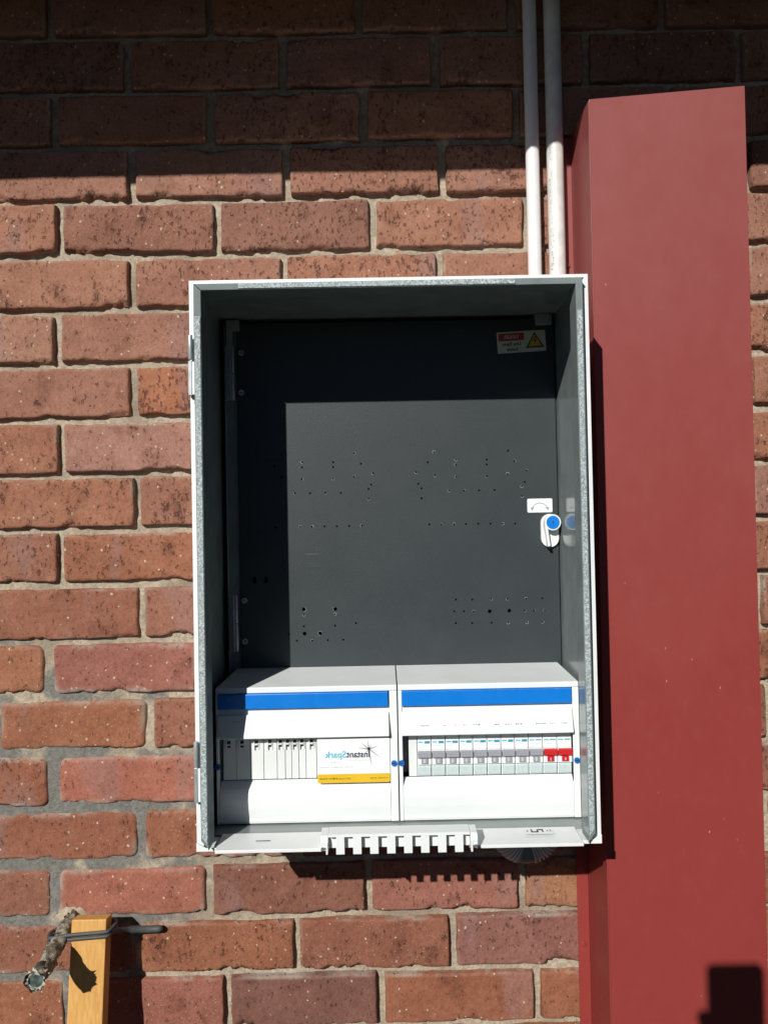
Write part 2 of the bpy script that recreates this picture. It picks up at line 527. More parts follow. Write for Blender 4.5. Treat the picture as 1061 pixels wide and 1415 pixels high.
def brick_front(L, H, seed, dense, low):
    """worn brick: uneven outline, rounded arrises, chipped lower edge, slightly wavy face"""
    rs = np.random.RandomState(seed)
    e = [0, 0.0012, 0.003, 0.0055, 0.0085, 0.0125]
    if dense:
        nx, nz = max(6, int((L - 0.025) / 0.0045)), int((H - 0.025) / 0.0045)
    else:
        e = [0, 0.003, 0.008]
        nx, nz = max(4, int(L / 0.03)), 3
    us = np.array(e + list(np.linspace(e[-1], L - e[-1], nx + 1)[1:-1]) + [L - q for q in e[::-1]])
    vs = np.array(e + list(np.linspace(e[-1], H - e[-1], nz + 1)[1:-1]) + [H - q for q in e[::-1]])
    U, V = np.meshgrid(us, vs)
    fu, fv = U / L * 2 - 1, V / H * 2 - 1
    j = 0.0009
    X = U - L / 2 + j * fbm(U * 40, V * 40, 0.0, seed, 3) * np.abs(fu) ** 2
    Zc = V - H / 2 + j * fbm(U * 40, V * 40, 5.0, seed + 5, 3) * np.abs(fv) ** 2
    rad = (0.0034 if not low else 0.0060) * (1 + 0.5 * vnoise(U * 30, V * 30, 2.0, seed + 9))
    # distance to the rounded-rectangle outline
    rc = 0.0045 if not low else 0.011
    qx = np.abs(U - L / 2) - (L / 2 - rc)
    qz = np.abs(V - H / 2) - (H / 2 - rc)
    d = rc - (np.hypot(np.maximum(qx, 0), np.maximum(qz, 0)) + np.minimum(np.maximum(qx, qz), 0))
    d = np.clip(d, -0.004, None)
    t = np.clip(d / rad, 0, 1)
    back = rad * (1 - np.sqrt(np.clip(1 - (1 - t) ** 2, 0, 1))) + np.clip(-d, 0, 1) * 2.5
    back = back + 0.0007 * fbm(U * 25, V * 25, 1.0, seed + 3, 3) + 0.0005 * vnoise(U * 110, V * 110, 3.0, seed + 4)
    n = rs.randint(3, 7)
    for c in range(n):
        cx, w = rs.uniform(0.0, L), rs.uniform(0.008, 0.026)
        hh, dp = rs.uniform(0.004, 0.011), rs.uniform(0.0035, 0.008)
        edge = rs.rand()
        dist = V if edge < 0.78 else H - V
        prof = np.clip(1 - ((U - cx) / w) ** 2, 0, 1)
        reach = hh * (0.6 + 0.55 * fbm(U * 120, V * 60, 7.0, seed + c, 2)) * np.sqrt(prof)
        cut = np.clip(1 - dist / np.maximum(reach, 1e-5), 0, 1)
        back = back + dp * np.minimum(cut * 4.0, 1) * (prof > 0)
    sm = np.clip(1 - d / (0.010 if low else 0.0055), 0, 1) * np.clip(0.5 + 0.9 * vnoise(U * 22, V * 22, 8.0, seed + 21), 0, 1) * (1.0 if low else np.where(V > H * 0.6, 0.7, 0.2))
    nv, nu = U.shape
    verts = np.stack([X, back, Zc], -1).reshape(-1, 3)
    faces = []
    for a in range(nv - 1):
        b = a * nu
        for c in range(nu - 1):
            faces.append((b + c, b + c + 1, b + nu + c + 1, b + nu + c))
    ring = [c for c in range(nu)] + [a * nu + nu - 1 for a in range(1, nv)] + [(nv - 1) * nu + c for c in range(nu - 2, -1, -1)] + [a * nu for a in range(nv - 2, 0, -1)]
    k = len(verts)
    rv = verts[ring].copy()
    rv[:, 1] = 0.06
    verts = np.concatenate([verts, rv])
    for i in range(len(ring)):
        jn = (i + 1) % len(ring)
        faces.append((ring[jn], ring[i], k + i, k + jn))
    smear = np.concatenate([sm.reshape(-1), np.ones(len(ring)) * (0.8 if low else 0.15)])
    return verts, faces, smear

def brick_mesh(L, H, seed, dense, low):
    v, f, s = brick_front(L, H, seed, dense, low)
    me = bpy.data.meshes.new('brick')
    me.from_pydata(v.tolist(), [], f)
    me.materials.append(M['brick'])
    me.polygons.foreach_set('use_smooth', [True] * len(me.polygons))
    a = me.attributes.new('smear', 'FLOAT', 'POINT')
    a.data.foreach_set('value', s.astype(np.float32))
    me.update()
    return me

PAL_UP = [(0.300, 0.135, 0.092), (0.285, 0.120, 0.080), (0.265, 0.130, 0.100), (0.310, 0.132, 0.082), (0.245, 0.112, 0.084), (0.27, 0.135, 0.105)]
PAL_LOW = [(0.245, 0.086, 0.050), (0.22, 0.077, 0.050), (0.265, 0.100, 0.054), (0.190, 0.074, 0.054), (0.245, 0.090, 0.048), (0.20, 0.082, 0.062)]
DARK = (0.165, 0.068, 0.052)
FORCED = {(18, -0.249): DARK, (17, 0.098): (0.22, 0.09, 0.072), (12, -0.519): (0.25, 0.09, 0.07), (16, -0.513): (0.28, 0.095, 0.065),
          (18, -0.496): (0.25, 0.088, 0.065), (16, -0.031): (0.27, 0.10, 0.075), (8, -0.496): (0.29, 0.135, 0.105), (7, -0.383): (0.30, 0.112, 0.064),
          (12, -0.759): (0.275, 0.105, 0.060), (16, 0.209): (0.29, 0.125, 0.07), (14, -0.513): (0.30, 0.10, 0.068), (6, -0.74): (0.31, 0.145, 0.10)}
rb = random.Random(3)
shared = {}
outer_bricks = []
nbrick = 0
xz_joints = {}
for row in range(-2, 29):
    z_top = Z0 - PITCH_Z * (row - 1)
    z_bot = Z0 - PITCH_Z * row
    if z_bot < GZ - 0.02:
        break
    js = ROWS.get(row, [(-500 if row % 2 == 0 else -381) + rb.uniform(-8, 8)])
    js = [q / 1000.0 for q in js]
    while js[0] > -3.2:
        js.insert(0, js[0] - PITCH_X + rb.uniform(-0.003, 0.003))
    while js[-1] < 3.2:
        js.append(js[-1] + PITCH_X + rb.uniform(-0.003, 0.003))
    xz_joints[row] = js
    for i in range(len(js) - 1):
        xc = (js[i] + js[i + 1]) / 2
        low = xc < -0.1 and row >= 11 and (xc + 0.55) ** 2 + ((row - 14.5) * 0.086) ** 2 < 0.30 ** 2
        jw = WIDE.get(row, 0.011) if low else rb.uniform(0.0095, 0.0145)
        L = js[i + 1] - js[i] - jw
        H = PITCH_Z - rb.uniform(0.0090, 0.0130) - (0.001 if low else 0)
        zc = (z_top + z_bot) / 2 + rb.uniform(-0.001, 0.001)
        near = abs(xc) < 0.76 and -0.95 < zc < 0.95
        yoff = rb.uniform(-0.0012, 0.0016)
        if abs(xc) > 1.10:
            outer_bricks.append((xc, zc, L, H))
            continue
        if near:
            me = brick_mesh(L, H, nbrick + 11, True, low)
        else:
            key = nbrick % 6
            if key not in shared:
                shared[key] = brick_mesh(0.2295, 0.0765, 900 + key, False, False)
            me = shared[key]
        ob = bpy.data.objects.new('brick', me)
        COL.objects.link(ob)
        ob.parent = wall
        ob.location = (xc, yoff, zc - GZ)
        ob.rotation_euler = (rb.uniform(-0.006, 0.006), rb.uniform(-0.005, 0.005), rb.uniform(-0.004, 0.004))
        f = min(1, max(0, (row - 5) / 9.0 + rb.uniform(-0.2, 0.2)))
        a, b = rb.choice(PAL_UP), rb.choice(PAL_LOW)
        c = [p * (1 - f) + q * f for p, q in zip(a, b)]
        mean = [p * (1 - f) + q * f for p, q in zip((0.285, 0.119, 0.077), (0.236, 0.082, 0.047))]
        c = [0.42 * p + 0.58 * q for p, q in zip(c, mean)]
        if rb.random() < 0.10:
            c = [0.5 * p + 0.5 * q for p, q in zip(c, DARK)]
        for (fr, fx), fc in FORCED.items():
            if fr == row and abs(fx - js[i]) < 0.02:
                c = fc
        c = [c[0] * 0.94, c[1] * 0.99, c[2] * 0.94]
        ob.color = (*c, min(1, max(0, 0.62 - 0.32 * f + rb.uniform(-0.26, 0.26))))
        nbrick += 1
# rest of the wall, well outside the picture: one mesh of plain bricks
ob_ = MB()
for xc, zc, L, H in outer_bricks:
    ob_.box(xc - L / 2, xc + L / 2, 0.0, 0.06, zc - H / 2, zc + H / 2)
oo = ob_.build('outer_bricks', 'brick', wall, bevel=0.004, seg=1)
oo.color = (0.30, 0.12, 0.08, 0.5)
oo['kind'] = 'stuff'

# mortar: one uneven recessed sheet, fuller and smeared where the wall was repointed
xs = np.concatenate([np.linspace(-3.2, -0.80, 13)[:-1], np.arange(-0.80, 0.8001, 0.0052), np.linspace(0.80, 3.2, 13)[1:]])
zs = np.concatenate([np.linspace(GZ, -0.95, 9)[:-1], np.arange(-0.95, 0.9601, 0.0046)])
XX, ZZ = np.meshgrid(xs, zs)
rec = 0.0122 + 0.0026 * fbm(XX * 18, ZZ * 18, 0.3, 5, 3) + 0.0011 * fbm(XX * 90, ZZ * 90, 0.7, 8, 2)
patch = np.clip(1.25 - np.hypot((XX + 0.56) * 2.4, (ZZ + 0.50) * 2.3) + 0.35 * fbm(XX * 9, ZZ * 9, 1.5, 12, 3), 0, 1)
rec = rec * (1 - patch) + (0.0036 + 0.0012 * fbm(XX * 40, ZZ * 40, 0.4, 15, 3)) * patch
lump = np.clip(fbm(XX * 26, ZZ * 26, 3.3, 31, 2) - 0.62, 0, 1)
rec = rec - 0.010 * lump
rec = np.maximum(rec, 0.0022)
nv, nu = XX.shape
mv = np.stack([XX, rec, ZZ - GZ], -1).reshape(-1, 3)
mf = [(a * nu + c, a * nu + c + 1, (a + 1) * nu + c + 1, (a + 1) * nu + c) for a in range(nv - 1) for c in range(nu - 1)]
me = bpy.data.meshes.new('mortar')
me.from_pydata(mv.tolist(), [], mf)
me.materials.append(M['mortar'])
me.polygons.foreach_set('use_smooth', [True] * len(me.polygons))
mo = bpy.data.objects.new('mortar', me)
COL.objects.link(mo)
mo.parent = wall
core = MB().box(-3.2, 3.2, 0.055, 0.20, GZ, 1.02)
core.build('wall_core', 'mortar', wall)

# ------------------------------------------------------------------ eave above the frame: it shades the top courses
EO = 0.46
EZ = 0.556 + 0.605 * EO
ev = thing('roof_eave', (0, -EO, EZ), 'low roof eave with painted soffit and gutter shading the top of the wall', 'eave')
MB().box(-4, 4, -EO + 0.02, 0.25, EZ + 0.02, EZ + 0.03).build('soffit', 'soffit', ev)
MB().box(-4, 4, -EO, -EO + 0.0185, EZ, EZ + 0.20).build('fascia', 'gutter', ev)
gp = [(-EO - 0.002, EZ + 0.06), (-EO - 0.10, EZ + 0.075), (-EO - 0.12, EZ + 0.10), (-EO - 0.12, EZ + 0.17), (-EO - 0.115, EZ + 0.17),
      (-EO - 0.112, EZ + 0.10), (-EO - 0.095, EZ + 0.08), (-EO - 0.002, EZ + 0.067)]
MB().prism_yz(gp, -4, 4).build('gutter', 'gutter', ev)
MB().prism_yz([(-EO - 0.05, EZ + 0.21), (1.2, EZ + 0.66), (1.2, EZ + 0.70), (-EO - 0.05, EZ + 0.25)], -4, 4).build('roof_sheet', 'gutter', ev)

# ------------------------------------------------------------------ red steel cover down the right-hand side
RX0, RX1, RY = 0.309, 0.5285, -0.110
rc = thing('steel_duct_cover', (0.42, 0, GZ), 'tall red painted steel duct cover fixed to the wall right of the switchboard', 'duct cover')
MB().prism_xz([(RX0, GZ), (RX1, GZ), (RX1 + 0.004, 0.621), (RX0, 0.605)], RY, RY + 0.0016).build('front_panel', 'red', rc, bevel=0.0007)
MB().prism_yz([(RY + 0.0018, GZ), (-0.0035, GZ), (-0.0035, 0.605), (RY + 0.0018, 0.605)], RX0, RX0 + 0.0016).build('side_panel', 'red', rc)
MB().prism_yz([(RY + 0.0018, GZ), (-0.0035, GZ), (-0.0035, 0.621), (RY + 0.0018, 0.621)], RX1 - 0.0005, RX1 + 0.001).build('side_panel', 'red', rc)
MB().box(0.2915, RX0 - 0.0002, -0.0034, -0.0018, GZ, 0.603).build('flange', 'red', rc)
MB().box(RX1 + 0.0012, 0.546, -0.0034, -0.0018, GZ, 0.603).build('flange', 'red', rc)
MB().box(RX0 - 0.0012, RX0 + 0.0006, RY - 0.0006, RY + 0.004, GZ, 0.6005).build('folded_edge', 'red', rc, bevel=0.0005)
for z in (0.402, -0.647, -1.15):
    MB().disc(0.299, z, -0.0062, 0.0042, 0, 12, 0.0027).build('screw', 'red', rc, bevel=0.001)

# ------------------------------------------------------------------ conduits
cd = MB().tube([(0.2445, -0.022, 0.30 + i * 0.06) for i in range(12)], 0.0105, 24)
cd = cd.build('conduit', 'pvc', base=(0.2445, -0.022, 0.316))
tag(cd, 'slim clean white conduit on the left of the pair above the switchboard', 'conduit', 'conduits above the switchboard')
c2 = MB().tube([(0.2785, -0.0255, 0.30 + i * 0.06) for i in range(12)], 0.0128, 24)
c2 = c2.build('conduit', 'pvc2', base=(0.2785, -0.0255, 0.316))
tag(c2, 'thicker dusty white conduit with a printed line beside the red cover', 'conduit', 'conduits above the switchboard')
pm = MB()
rp = random.Random(5)
z = 0.575
while z > 0.335:
    hgt = rp.uniform(0.004, 0.0075)
    for k in range(rp.randint(1, 3)):
        a = R(rp.uniform(208, 232))
        x, y = 0.2785 + 0.0131 * math.cos(a), -0.0255 + 0.0131 * math.sin(a)
        da = rp.uniform(0.06, 0.17)
        x2, y2 = 0.2785 + 0.0131 * math.cos(a + da), -0.0255 + 0.0131 * math.sin(a + da)
        if rp.random() < 0.5:
            pm.add([(x, y, z), (x2, y2, z - 0.001), (x2, y2, z - 0.0021), (x, y, z - 0.0012)], [(0, 1, 2, 3)])
        else:
            pm.add([(x, y, z), (x + (x2 - x) * .4, y + (y2 - y) * .4, z), (x + (x2 - x) * .4, y + (y2 - y) * .4, z - hgt), (x, y, z - hgt)], [(0, 1, 2, 3)])
    z -= hgt + rp.uniform(0.001, 0.0045)
    if rp.random() < 0.15:
        z -= 0.010
pm.build('printed_line', 'grey_ink', c2)

# ------------------------------------------------------------------ enclosure
EX0, EX1, EZ0, EZ1 = -0.2375, 0.2690, -0.4010, 0.3165
YF, YFL, YLIP = -0.2242, -0.2256, -0.2400
enc = thing('switchboard_enclosure', (0.016, 0, EZ0), 'open white steel switchboard enclosure with black inner panel mounted on the brick wall', 'switchboard')
T = 0.0012
# outer skin and grey inner lining
b = MB()
b.box(EX0, EX0 + T, YF, -0.0035, EZ0, EZ1)
b.build('side_skin', 'white', enc, bevel=0.0004)
MB().box(EX1 - T, EX1, YF, -0.0035, EZ0, EZ1).build('side_skin', 'white', enc, bevel=0.0004)
MB().box(EX0 + T, EX1 - T, YF, -0.0035, EZ1 - T, EZ1).build('top_skin', 'white', enc, bevel=0.0004)
MB().box(EX0 + T, EX1 - T, -0.188, -0.0035, EZ0, EZ0 + T).box(EX0 + T, -0.0820, YF, -0.188, EZ0, EZ0 + T).box(0.1125, EX1 - T, YF, -0.188, EZ0, EZ0 + T).build('bottom_skin', 'white', enc, bevel=0.0004)
MB().box(EX0 + T, EX1 - T, -0.0048, -0.0036, EZ0 + T, EZ1 - T).build('back_plate', 'zinc', enc)
MB().box(EX0 + T + .0003, EX0 + 2 * T, YFL + 0.002, -0.005, EZ0 + 0.0030, EZ1 - 0.003).build('side_lining', 'zinc', enc)
MB().box(EX1 - 2 * T, EX1 - T - .0003, YFL + 0.002, -0.005, EZ0 + 0.0030, EZ1 - 0.003).build('side_lining', 'zinc', enc)
MB().box(EX0 + 2 * T + .0002, EX1 - 2 * T - .0002, YFL + 0.002, -0.005, EZ1 - 2 * T - .001, EZ1 - T - .0004).build('top_lining', 'zinc', enc)
MB().box(EX0 + 2 * T + .0002, EX1 - 2 * T - .0002, -0.1885, -0.005, EZ0 + T + .0004, EZ0 + 2 * T + .001).build('floor_lining', 'zinc', enc)
# white front flange: sides, top and sill
fl = 0.0087
MB().prism_xz([(EX0, EZ0 + .0005), (EX0 + fl, EZ0 + fl * 0.3), (EX0 + fl, EZ1 - 0.0085), (EX0, EZ1)], YFL, YFL + T).build('front_flange', 'white', enc)
MB().prism_xz([(EX1, EZ0 + .0005), (EX1 - fl - .002, EZ0 + fl * 0.3), (EX1 - fl - .002, EZ1 - 0.0085), (EX1, EZ1)], YFL, YFL + T).build('front_flange', 'white', enc)
MB().prism_xz([(EX0 + .0002, EZ1 - .0002), (EX0 + fl, EZ1 - 0.0087), (EX1 - fl, EZ1 - 0.0087), (EX1 - .0002, EZ1 - .0002)], YFL + 0.0002, YFL + T).build('front_flange', 'white', enc)
SILL = [(-0.1885, EZ0 + 0.0016), (-0.1885, EZ0 + 0.0050), (-0.2255, EZ0 + 0.0036), (-0.2360, EZ0 + 0.0030), (-0.2360, EZ0 - 0.0010), (-0.2345, EZ0 - 0.001), (-0.2340, EZ0 + 0.0016)]
MB().prism_yz(SILL, EX0 + 0.0245, -0.0812).build('sill', 'white', enc, bevel=0.0005)
MB().box(-0.0810, 0.1115, -0.2225, -0.1887, EZ0 + 0.0003, EZ0 + 0.0018).build('sill', 'white', enc)
MB().prism_yz(SILL, 0.1117, EX1 - 0.0245).build('sill', 'white', enc, bevel=0.0005)
for s, xa in ((1, EX0), (-1, EX1)):
    p = [(xa, EZ0 - .001), (xa + s * 0.0245, EZ0 - .001), (xa + s * 0.0245, EZ0 + .0032), (xa + s * 0.0125, EZ0 + .0032), (xa, EZ0 + 0.010)]
    MB().prism_xz(p, -0.2288, -0.2272).build('corner_gusset', 'white', enc, bevel=0.0003)
# raised return lip carrying the speckled gasket
LI, LO = 0.0087, 0.0180
def lip(s, xa):
    x1, x2 = xa + s * (LI if s > 0 else LI + 0.0020), xa + s * (LO if s > 0 else LO + 0.0012)
    b = MB()
    ztop, zb = EZ1 - 0.0175, EZ0
    b.prism_xz([(x1, zb + 0.0165), (x2, zb + 0.0062), (x2, ztop), (x1, EZ1 - 0.0088)], YLIP, YLIP + 0.0012)
    o = b.build('return_lip', 'zinc', enc, bevel=0.0005)
    MB().prism_xz([(x1, zb + 0.016), (x1, EZ1 - 0.0088), (x1 + s * 0.001, EZ1 - 0.0094), (x1 + s * 0.001, zb + 0.0151)], YLIP + 0.0013, YFL).build('lip_wall', 'zinc', enc)
    MB().prism_xz([(x2, zb + 0.0045), (x2 - s * 0.001, zb + 0.0055), (x2 - s * 0.001, ztop), (x2, ztop)], YLIP + 0.0013, -0.2080).build('lip_wall', 'zinc', enc)
    MB().prism_xz([(x1 + s * 0.0012, zb + 0.0215), (x2 - s * 0.0008, zb + 0.012), (x2 - s * 0.0008, EZ1 - 0.050), (x1 + s * 0.0012, EZ1 - 0.050)], YLIP - 0.0014, YLIP - 0.0001).build('gasket', 'gasket', enc, bevel=0.0008)
lip(1, EX0)
lip(-1, EX1)
b = MB()
b.prism_xz([(EX0 + LI + .0006, EZ1 - 0.0088), (EX1 - LI - .0006, EZ1 - 0.0088), (EX1 - LO - .0005, EZ1 - 0.0170), (EX0 + LO + .0005, EZ1 - 0.0170)], YLIP, YLIP + 0.0012)
b.build('return_lip', 'zinc', enc, bevel=0.0005)
MB().box(EX0 + LI, EX1 - LI, YLIP + 0.0013, YFL, EZ1 - 0.0098, EZ1 - 0.0088).build('lip_wall', 'zinc', enc)
MB().box(EX0 + LO, EX1 - LO, YLIP + 0.0013, -0.2080, EZ1 - 0.0170, EZ1 - 0.0160).build('lip_wall', 'zinc', enc)
MB().prism_xz([(EX0 + 0.065, EZ1 - 0.0096), (EX1 - 0.095, EZ1 - 0.0096), (EX1 - 0.095, EZ1 - 0.0160), (EX0 + 0.065, EZ1 - 0.0160)], YLIP - 0.0014, YLIP - 0.0001).build('gasket', 'gasket', enc, bevel=0.0008)

# outer door hinges on the left edge
for zt in (0.2450, -0.2640):
    h = MB()
    h.tube([(EX0 + 0.0025, -0.2330, zt), (EX0 + 0.0025, -0.2330, zt - 0.031)], 0.0030, 12)
    h.box(EX0 + 0.0058, EX0 + 0.0084, -0.2295, -0.2262, zt - 0.030, zt - 0.006)
    h.box(EX0 - 0.0005, EX0 + 0.0040, -0.2335, -0.2272, zt - 0.076, zt - 0.0325)
    hg = h.build('door_hinge', 'hinge', enc, bevel=0.0004)
    MB().box(EX0 + 0.0042, EX0 + 0.0084, -0.2330, -0.2275, zt - 0.075, zt - 0.0335).build('hinge_leaf', 'white', hg, bevel=0.0004)
    MB().box(EX0 + 0.0055, EX0 + 0.0084, -0.2275, -0.2258, zt - 0.086, zt - 0.077).build('hinge_slot', 'dark', hg)
    # striker strip welded inside on the left wall
    MB().box(EX0 + 0.0060, EX0 + 0.0085, -0.200, -0.188, zt - 0.075, zt + 0.010).build('striker_strip', 'hinge', enc, bevel=0.0004)
MB().box(EX1 - 0.0115, EX1 - 0.0080, YFL - 0.0030, YFL - 0.0002, EZ1 - 0.038, EZ1 - 0.034).build('flange_tab', 'white', enc)

# black hinged panel with drilled holes
HOLES = [(-0.0371, 0.1095), (-0.1154, 0.0977), (-0.1155, 0.0899), (-0.069, 0.0969), (-0.0692, 0.0896), (-0.0277, 0.0937), (-0.0099, 0.0792), (-0.1158, 0.0724), (-0.0695, 0.072), (-0.0382, 0.0748), (-0.0131, 0.0626), (-0.0171, 0.0559), (-0.1269, 0.0516), (-0.104, 0.0512), (-0.0811, 0.0512), (-0.0582, 0.0508), (-0.0174, 0.0408), (0.081, 0.1092), (0.1919, 0.1091), (0.0719, 0.0942), (0.1135, 0.0969), (0.1133, 0.0896), (0.1599, 0.0965), (0.1597, 0.0892), (0.2013, 0.0938), (0.054, 0.0794), (0.0822, 0.0745), (0.1134, 0.072), (0.1593, 0.0716), (0.1906, 0.0749), (0.2191, 0.0793), (0.0571, 0.0623), (0.0619, 0.0554), (0.1023, 0.0512), (0.1252, 0.0508), (0.1476, 0.0508), (0.1706, 0.0509), (0.2158, 0.0622), (0.2112, 0.0555), (0.0616, 0.0407), (0.2114, 0.0408), (-0.1199, 0.0018), (-0.1019, 0.0014), (-0.0834, 0.0016), (-0.0654, 0.0012), (-0.0469, 0.0014), (-0.0284, 0.0015), (0.0725, 0.0015), (0.0905, 0.0012), (0.109, 0.0013), (0.1271, 0.001), (0.1451, 0.0011), (0.1636, 0.0008), (0.1817, 0.0004), (0.2002, 0.0001), (-0.1163, -0.1295), (-0.0702, -0.1289), (-0.1166, -0.1464), (-0.0705, -0.1464), (-0.0393, -0.1431), (-0.1276, -0.1675), (-0.1048, -0.1675), (-0.0815, -0.1675), (-0.0587, -0.1674), (0.1096, -0.1111), (0.134, -0.1115), (0.1622, -0.1111), (0.186, -0.1116), (0.2138, -0.1116), (0.2382, -0.1116), (0.1068, -0.1285), (0.1214, -0.1288), (0.1355, -0.129), (0.2115, -0.1296), (0.2256, -0.1298), (0.2407, -0.1296), (0.1089, -0.146), (0.1332, -0.1465), (0.1619, -0.1465), (0.1867, -0.147), (0.2145, -0.1471), (0.2378, -0.1471), (-0.1468, 0.1096), (-0.1569, 0.0927), (-0.1464, 0.0754), (-0.1559, 0.001), (-0.1391, -0.1576)]
BIG = [(-0.1162, -0.1212), (-0.07, -0.1216), (-0.1158, -0.1571), (-0.093, -0.1571), (0.1594, -0.1295), (0.1886, -0.1291)]
PY = -0.0520
panel = MB().box(-0.2095, 0.2640, PY, PY + 0.0030, -0.3960, 0.3060).build('inner_panel', 'panel', enc)
cut = MB()
for x, z in HOLES:
    cut.tube([(x, PY - 0.01, z), (x, PY + 0.02, z)], 0.00155, 10)
for x, z in BIG:
    cut.tube([(x, PY - 0.01, z), (x, PY + 0.02, z)], 0.0029, 14)
for x in (-0.1888, -0.1718):
    cut.box(x - 0.0030, x + 0.0030, PY - 0.01, PY + 0.02, -0.0810, -0.0715)
cutter = cut.build('cutter', 'dark', enc)
md = panel.modifiers.new('holes', 'BOOLEAN')
md.operation = 'DIFFERENCE'
md.solver = 'EXACT'
md.object = cutter
bpy.context.view_layer.update()
dg = bpy.context.evaluated_depsgraph_get()
nm = bpy.data.meshes.new_from_object(panel.evaluated_get(dg))
panel.modifiers.clear()
panel.data = nm
bpy.data.objects.remove(cutter, do_unlink=True)
rm = MB()
rh = random.Random(12)
for (x, z), rr_ in [(q, 0.00155) for q in HOLES] + [(q, 0.0029) for q in BIG]:
    if rh.random() < 0.5:
        a0, span, w_ = rh.uniform(0, 360), rh.uniform(90, 300), rh.uniform(0.0003, 0.0007)
        for k in range(10):
            q0, q1 = R(a0 + span * k / 10), R(a0 + span * (k + 1) / 10)
            rm.add([(x + (rr_ + w) * math.cos(q), PY - 0.0001, z + (rr_ + w) * math.sin(q)) for q, w in ((q0, 0), (q1, 0), (q1, w_), (q0, w_))], [(0, 1, 2, 3)])
rm.build('bright_hole_rims', 'hinge', panel)['kind'] = 'stuff'
for x, z in ((-0.2030, 0.2628), (-0.2036, 0.2031), (-0.2040, -0.1066), (-0.2040, -0.1667)):
    b = MB().disc(x, z, PY - 0.0026, 0.0043, 0, 16, 0.0025)
    b.box(x - 0.0030, x + 0.0030, PY - 0.0028, PY - 0.00255, z - 0.0004, z + 0.0004, 1)
    b.box(x - 0.0004, x + 0.0004, PY - 0.0029, PY - 0.00255, z - 0.0030, z + 0.0030, 1)
    b.build('panel_screw', ['screw', 'dark'], panel, bevel=0.0004)
# panel support rail and hinges
MB().box(-0.2260, -0.2110, PY + 0.004, PY + 0.0055, -0.390, 0.3060).build('support_rail', 'zinc', enc)
MB().box(-0.2275, -0.2262, PY - 0.006, PY + 0.0055, -0.390, 0.3060).build('support_rail', 'zinc', enc)
for zt, zb in ((0.2717, 0.1908), (-0.0967, -0.1799)):
    h = MB()
    h.box(-0.2255, -0.2185, PY - 0.0075, PY - 0.0060, zb, zt)
    h.box(-0.2185, -0.2170, PY - 0.0150, PY - 0.0060, zb, zt)
    h.tube([(-0.2148, PY - 0.009, zb), (-0.2148, PY - 0.009, zb + (zt - zb) * 0.48)], 0.0028, 12)
    h.tube([(-0.2148, PY - 0.009, zb + (zt - zb) * 0.5), (-0.2148, PY - 0.009, zt)], 0.0022, 12)
    h.build('panel_hinge', 'hinge', enc, bevel=0.0004)
# corner brackets at the top of the panel
MB().box(0.2360, 0.2600, PY - 0.0080, PY - 0.0005, 0.2960, 0.3125).build('corner_bracket', 'hinge', enc, bevel=0.0006)
MB().prism_xz([(-0.2240, 0.2600), (-0.2160, 0.2600), (-0.2160, 0.2950), (-0.2050, 0.2950), (-0.2050, 0.3100), (-0.2240, 0.3100)], PY - 0.0080, PY - 0.0010).build('corner_bracket', 'hinge', enc, bevel=0.0006)
# warning sticker, tilted, mirrored lettering
wl = MB()
w2, h2 = 0.0363, 0.0158
wl.rrect(-w2, w2, -h2, h2, PY - 0.0006, PY - 0.0001, 0.002, 0)
wl.box(-w2 + 0.0025, 0.0045, PY - 0.0008, PY - 0.00065, 0.0022, h2 - 0.0022, 1)
wl.text('DANGER', -0.0148, 0.0079, PY - 0.00095, 0.0078, 3, width=0.0215, bold=0.0001)
wl.text('Live Parts', -0.0148, -0.0030, PY - 0.0008, 0.0072, 2, width=0.0275, bold=0.0002)
wl.text('Inside', -0.0140, -0.0108, PY - 0.0008, 0.0072, 2, width=0.0165, bold=0.0002)
wl.add([(0.0062, PY - 0.0008, -0.0100), (0.0338, PY - 0.0008, -0.0100), (0.0200, PY - 0.0008, 0.0135)], [(0, 1, 2)], 2)
wl.add([(0.0096, PY - 0.0010, -0.0080), (0.0304, PY - 0.0010, -0.0080), (0.0200, PY - 0.0010, 0.0098)], [(0, 1, 2)], 4)
wl.add([(0.0205, PY - 0.0012, 0.0062), (0.0175, PY - 0.0012, -0.0005), (0.0199, PY - 0.0012, 0.0000), (0.0190, PY - 0.0012, -0.0062), (0.0226, PY - 0.0012, 0.0015), (0.0202, PY - 0.0012, 0.0010), (0.0222, PY - 0.0012, 0.0060)],
       [(0, 1, 2, 5, 6), (2, 3, 4, 5)], 2)
wl.xf(Matrix.Translation((0.2154, 0, 0.2722)) @ Matrix.Rotation(R(-2.6), 4, 'Y'))
o = wl.build('warning_label', ['cream', 'sign_red', 'black', 'cream', 'amber'], panel)
o['label'] = 'mirrored danger live parts inside sticker with yellow triangle'
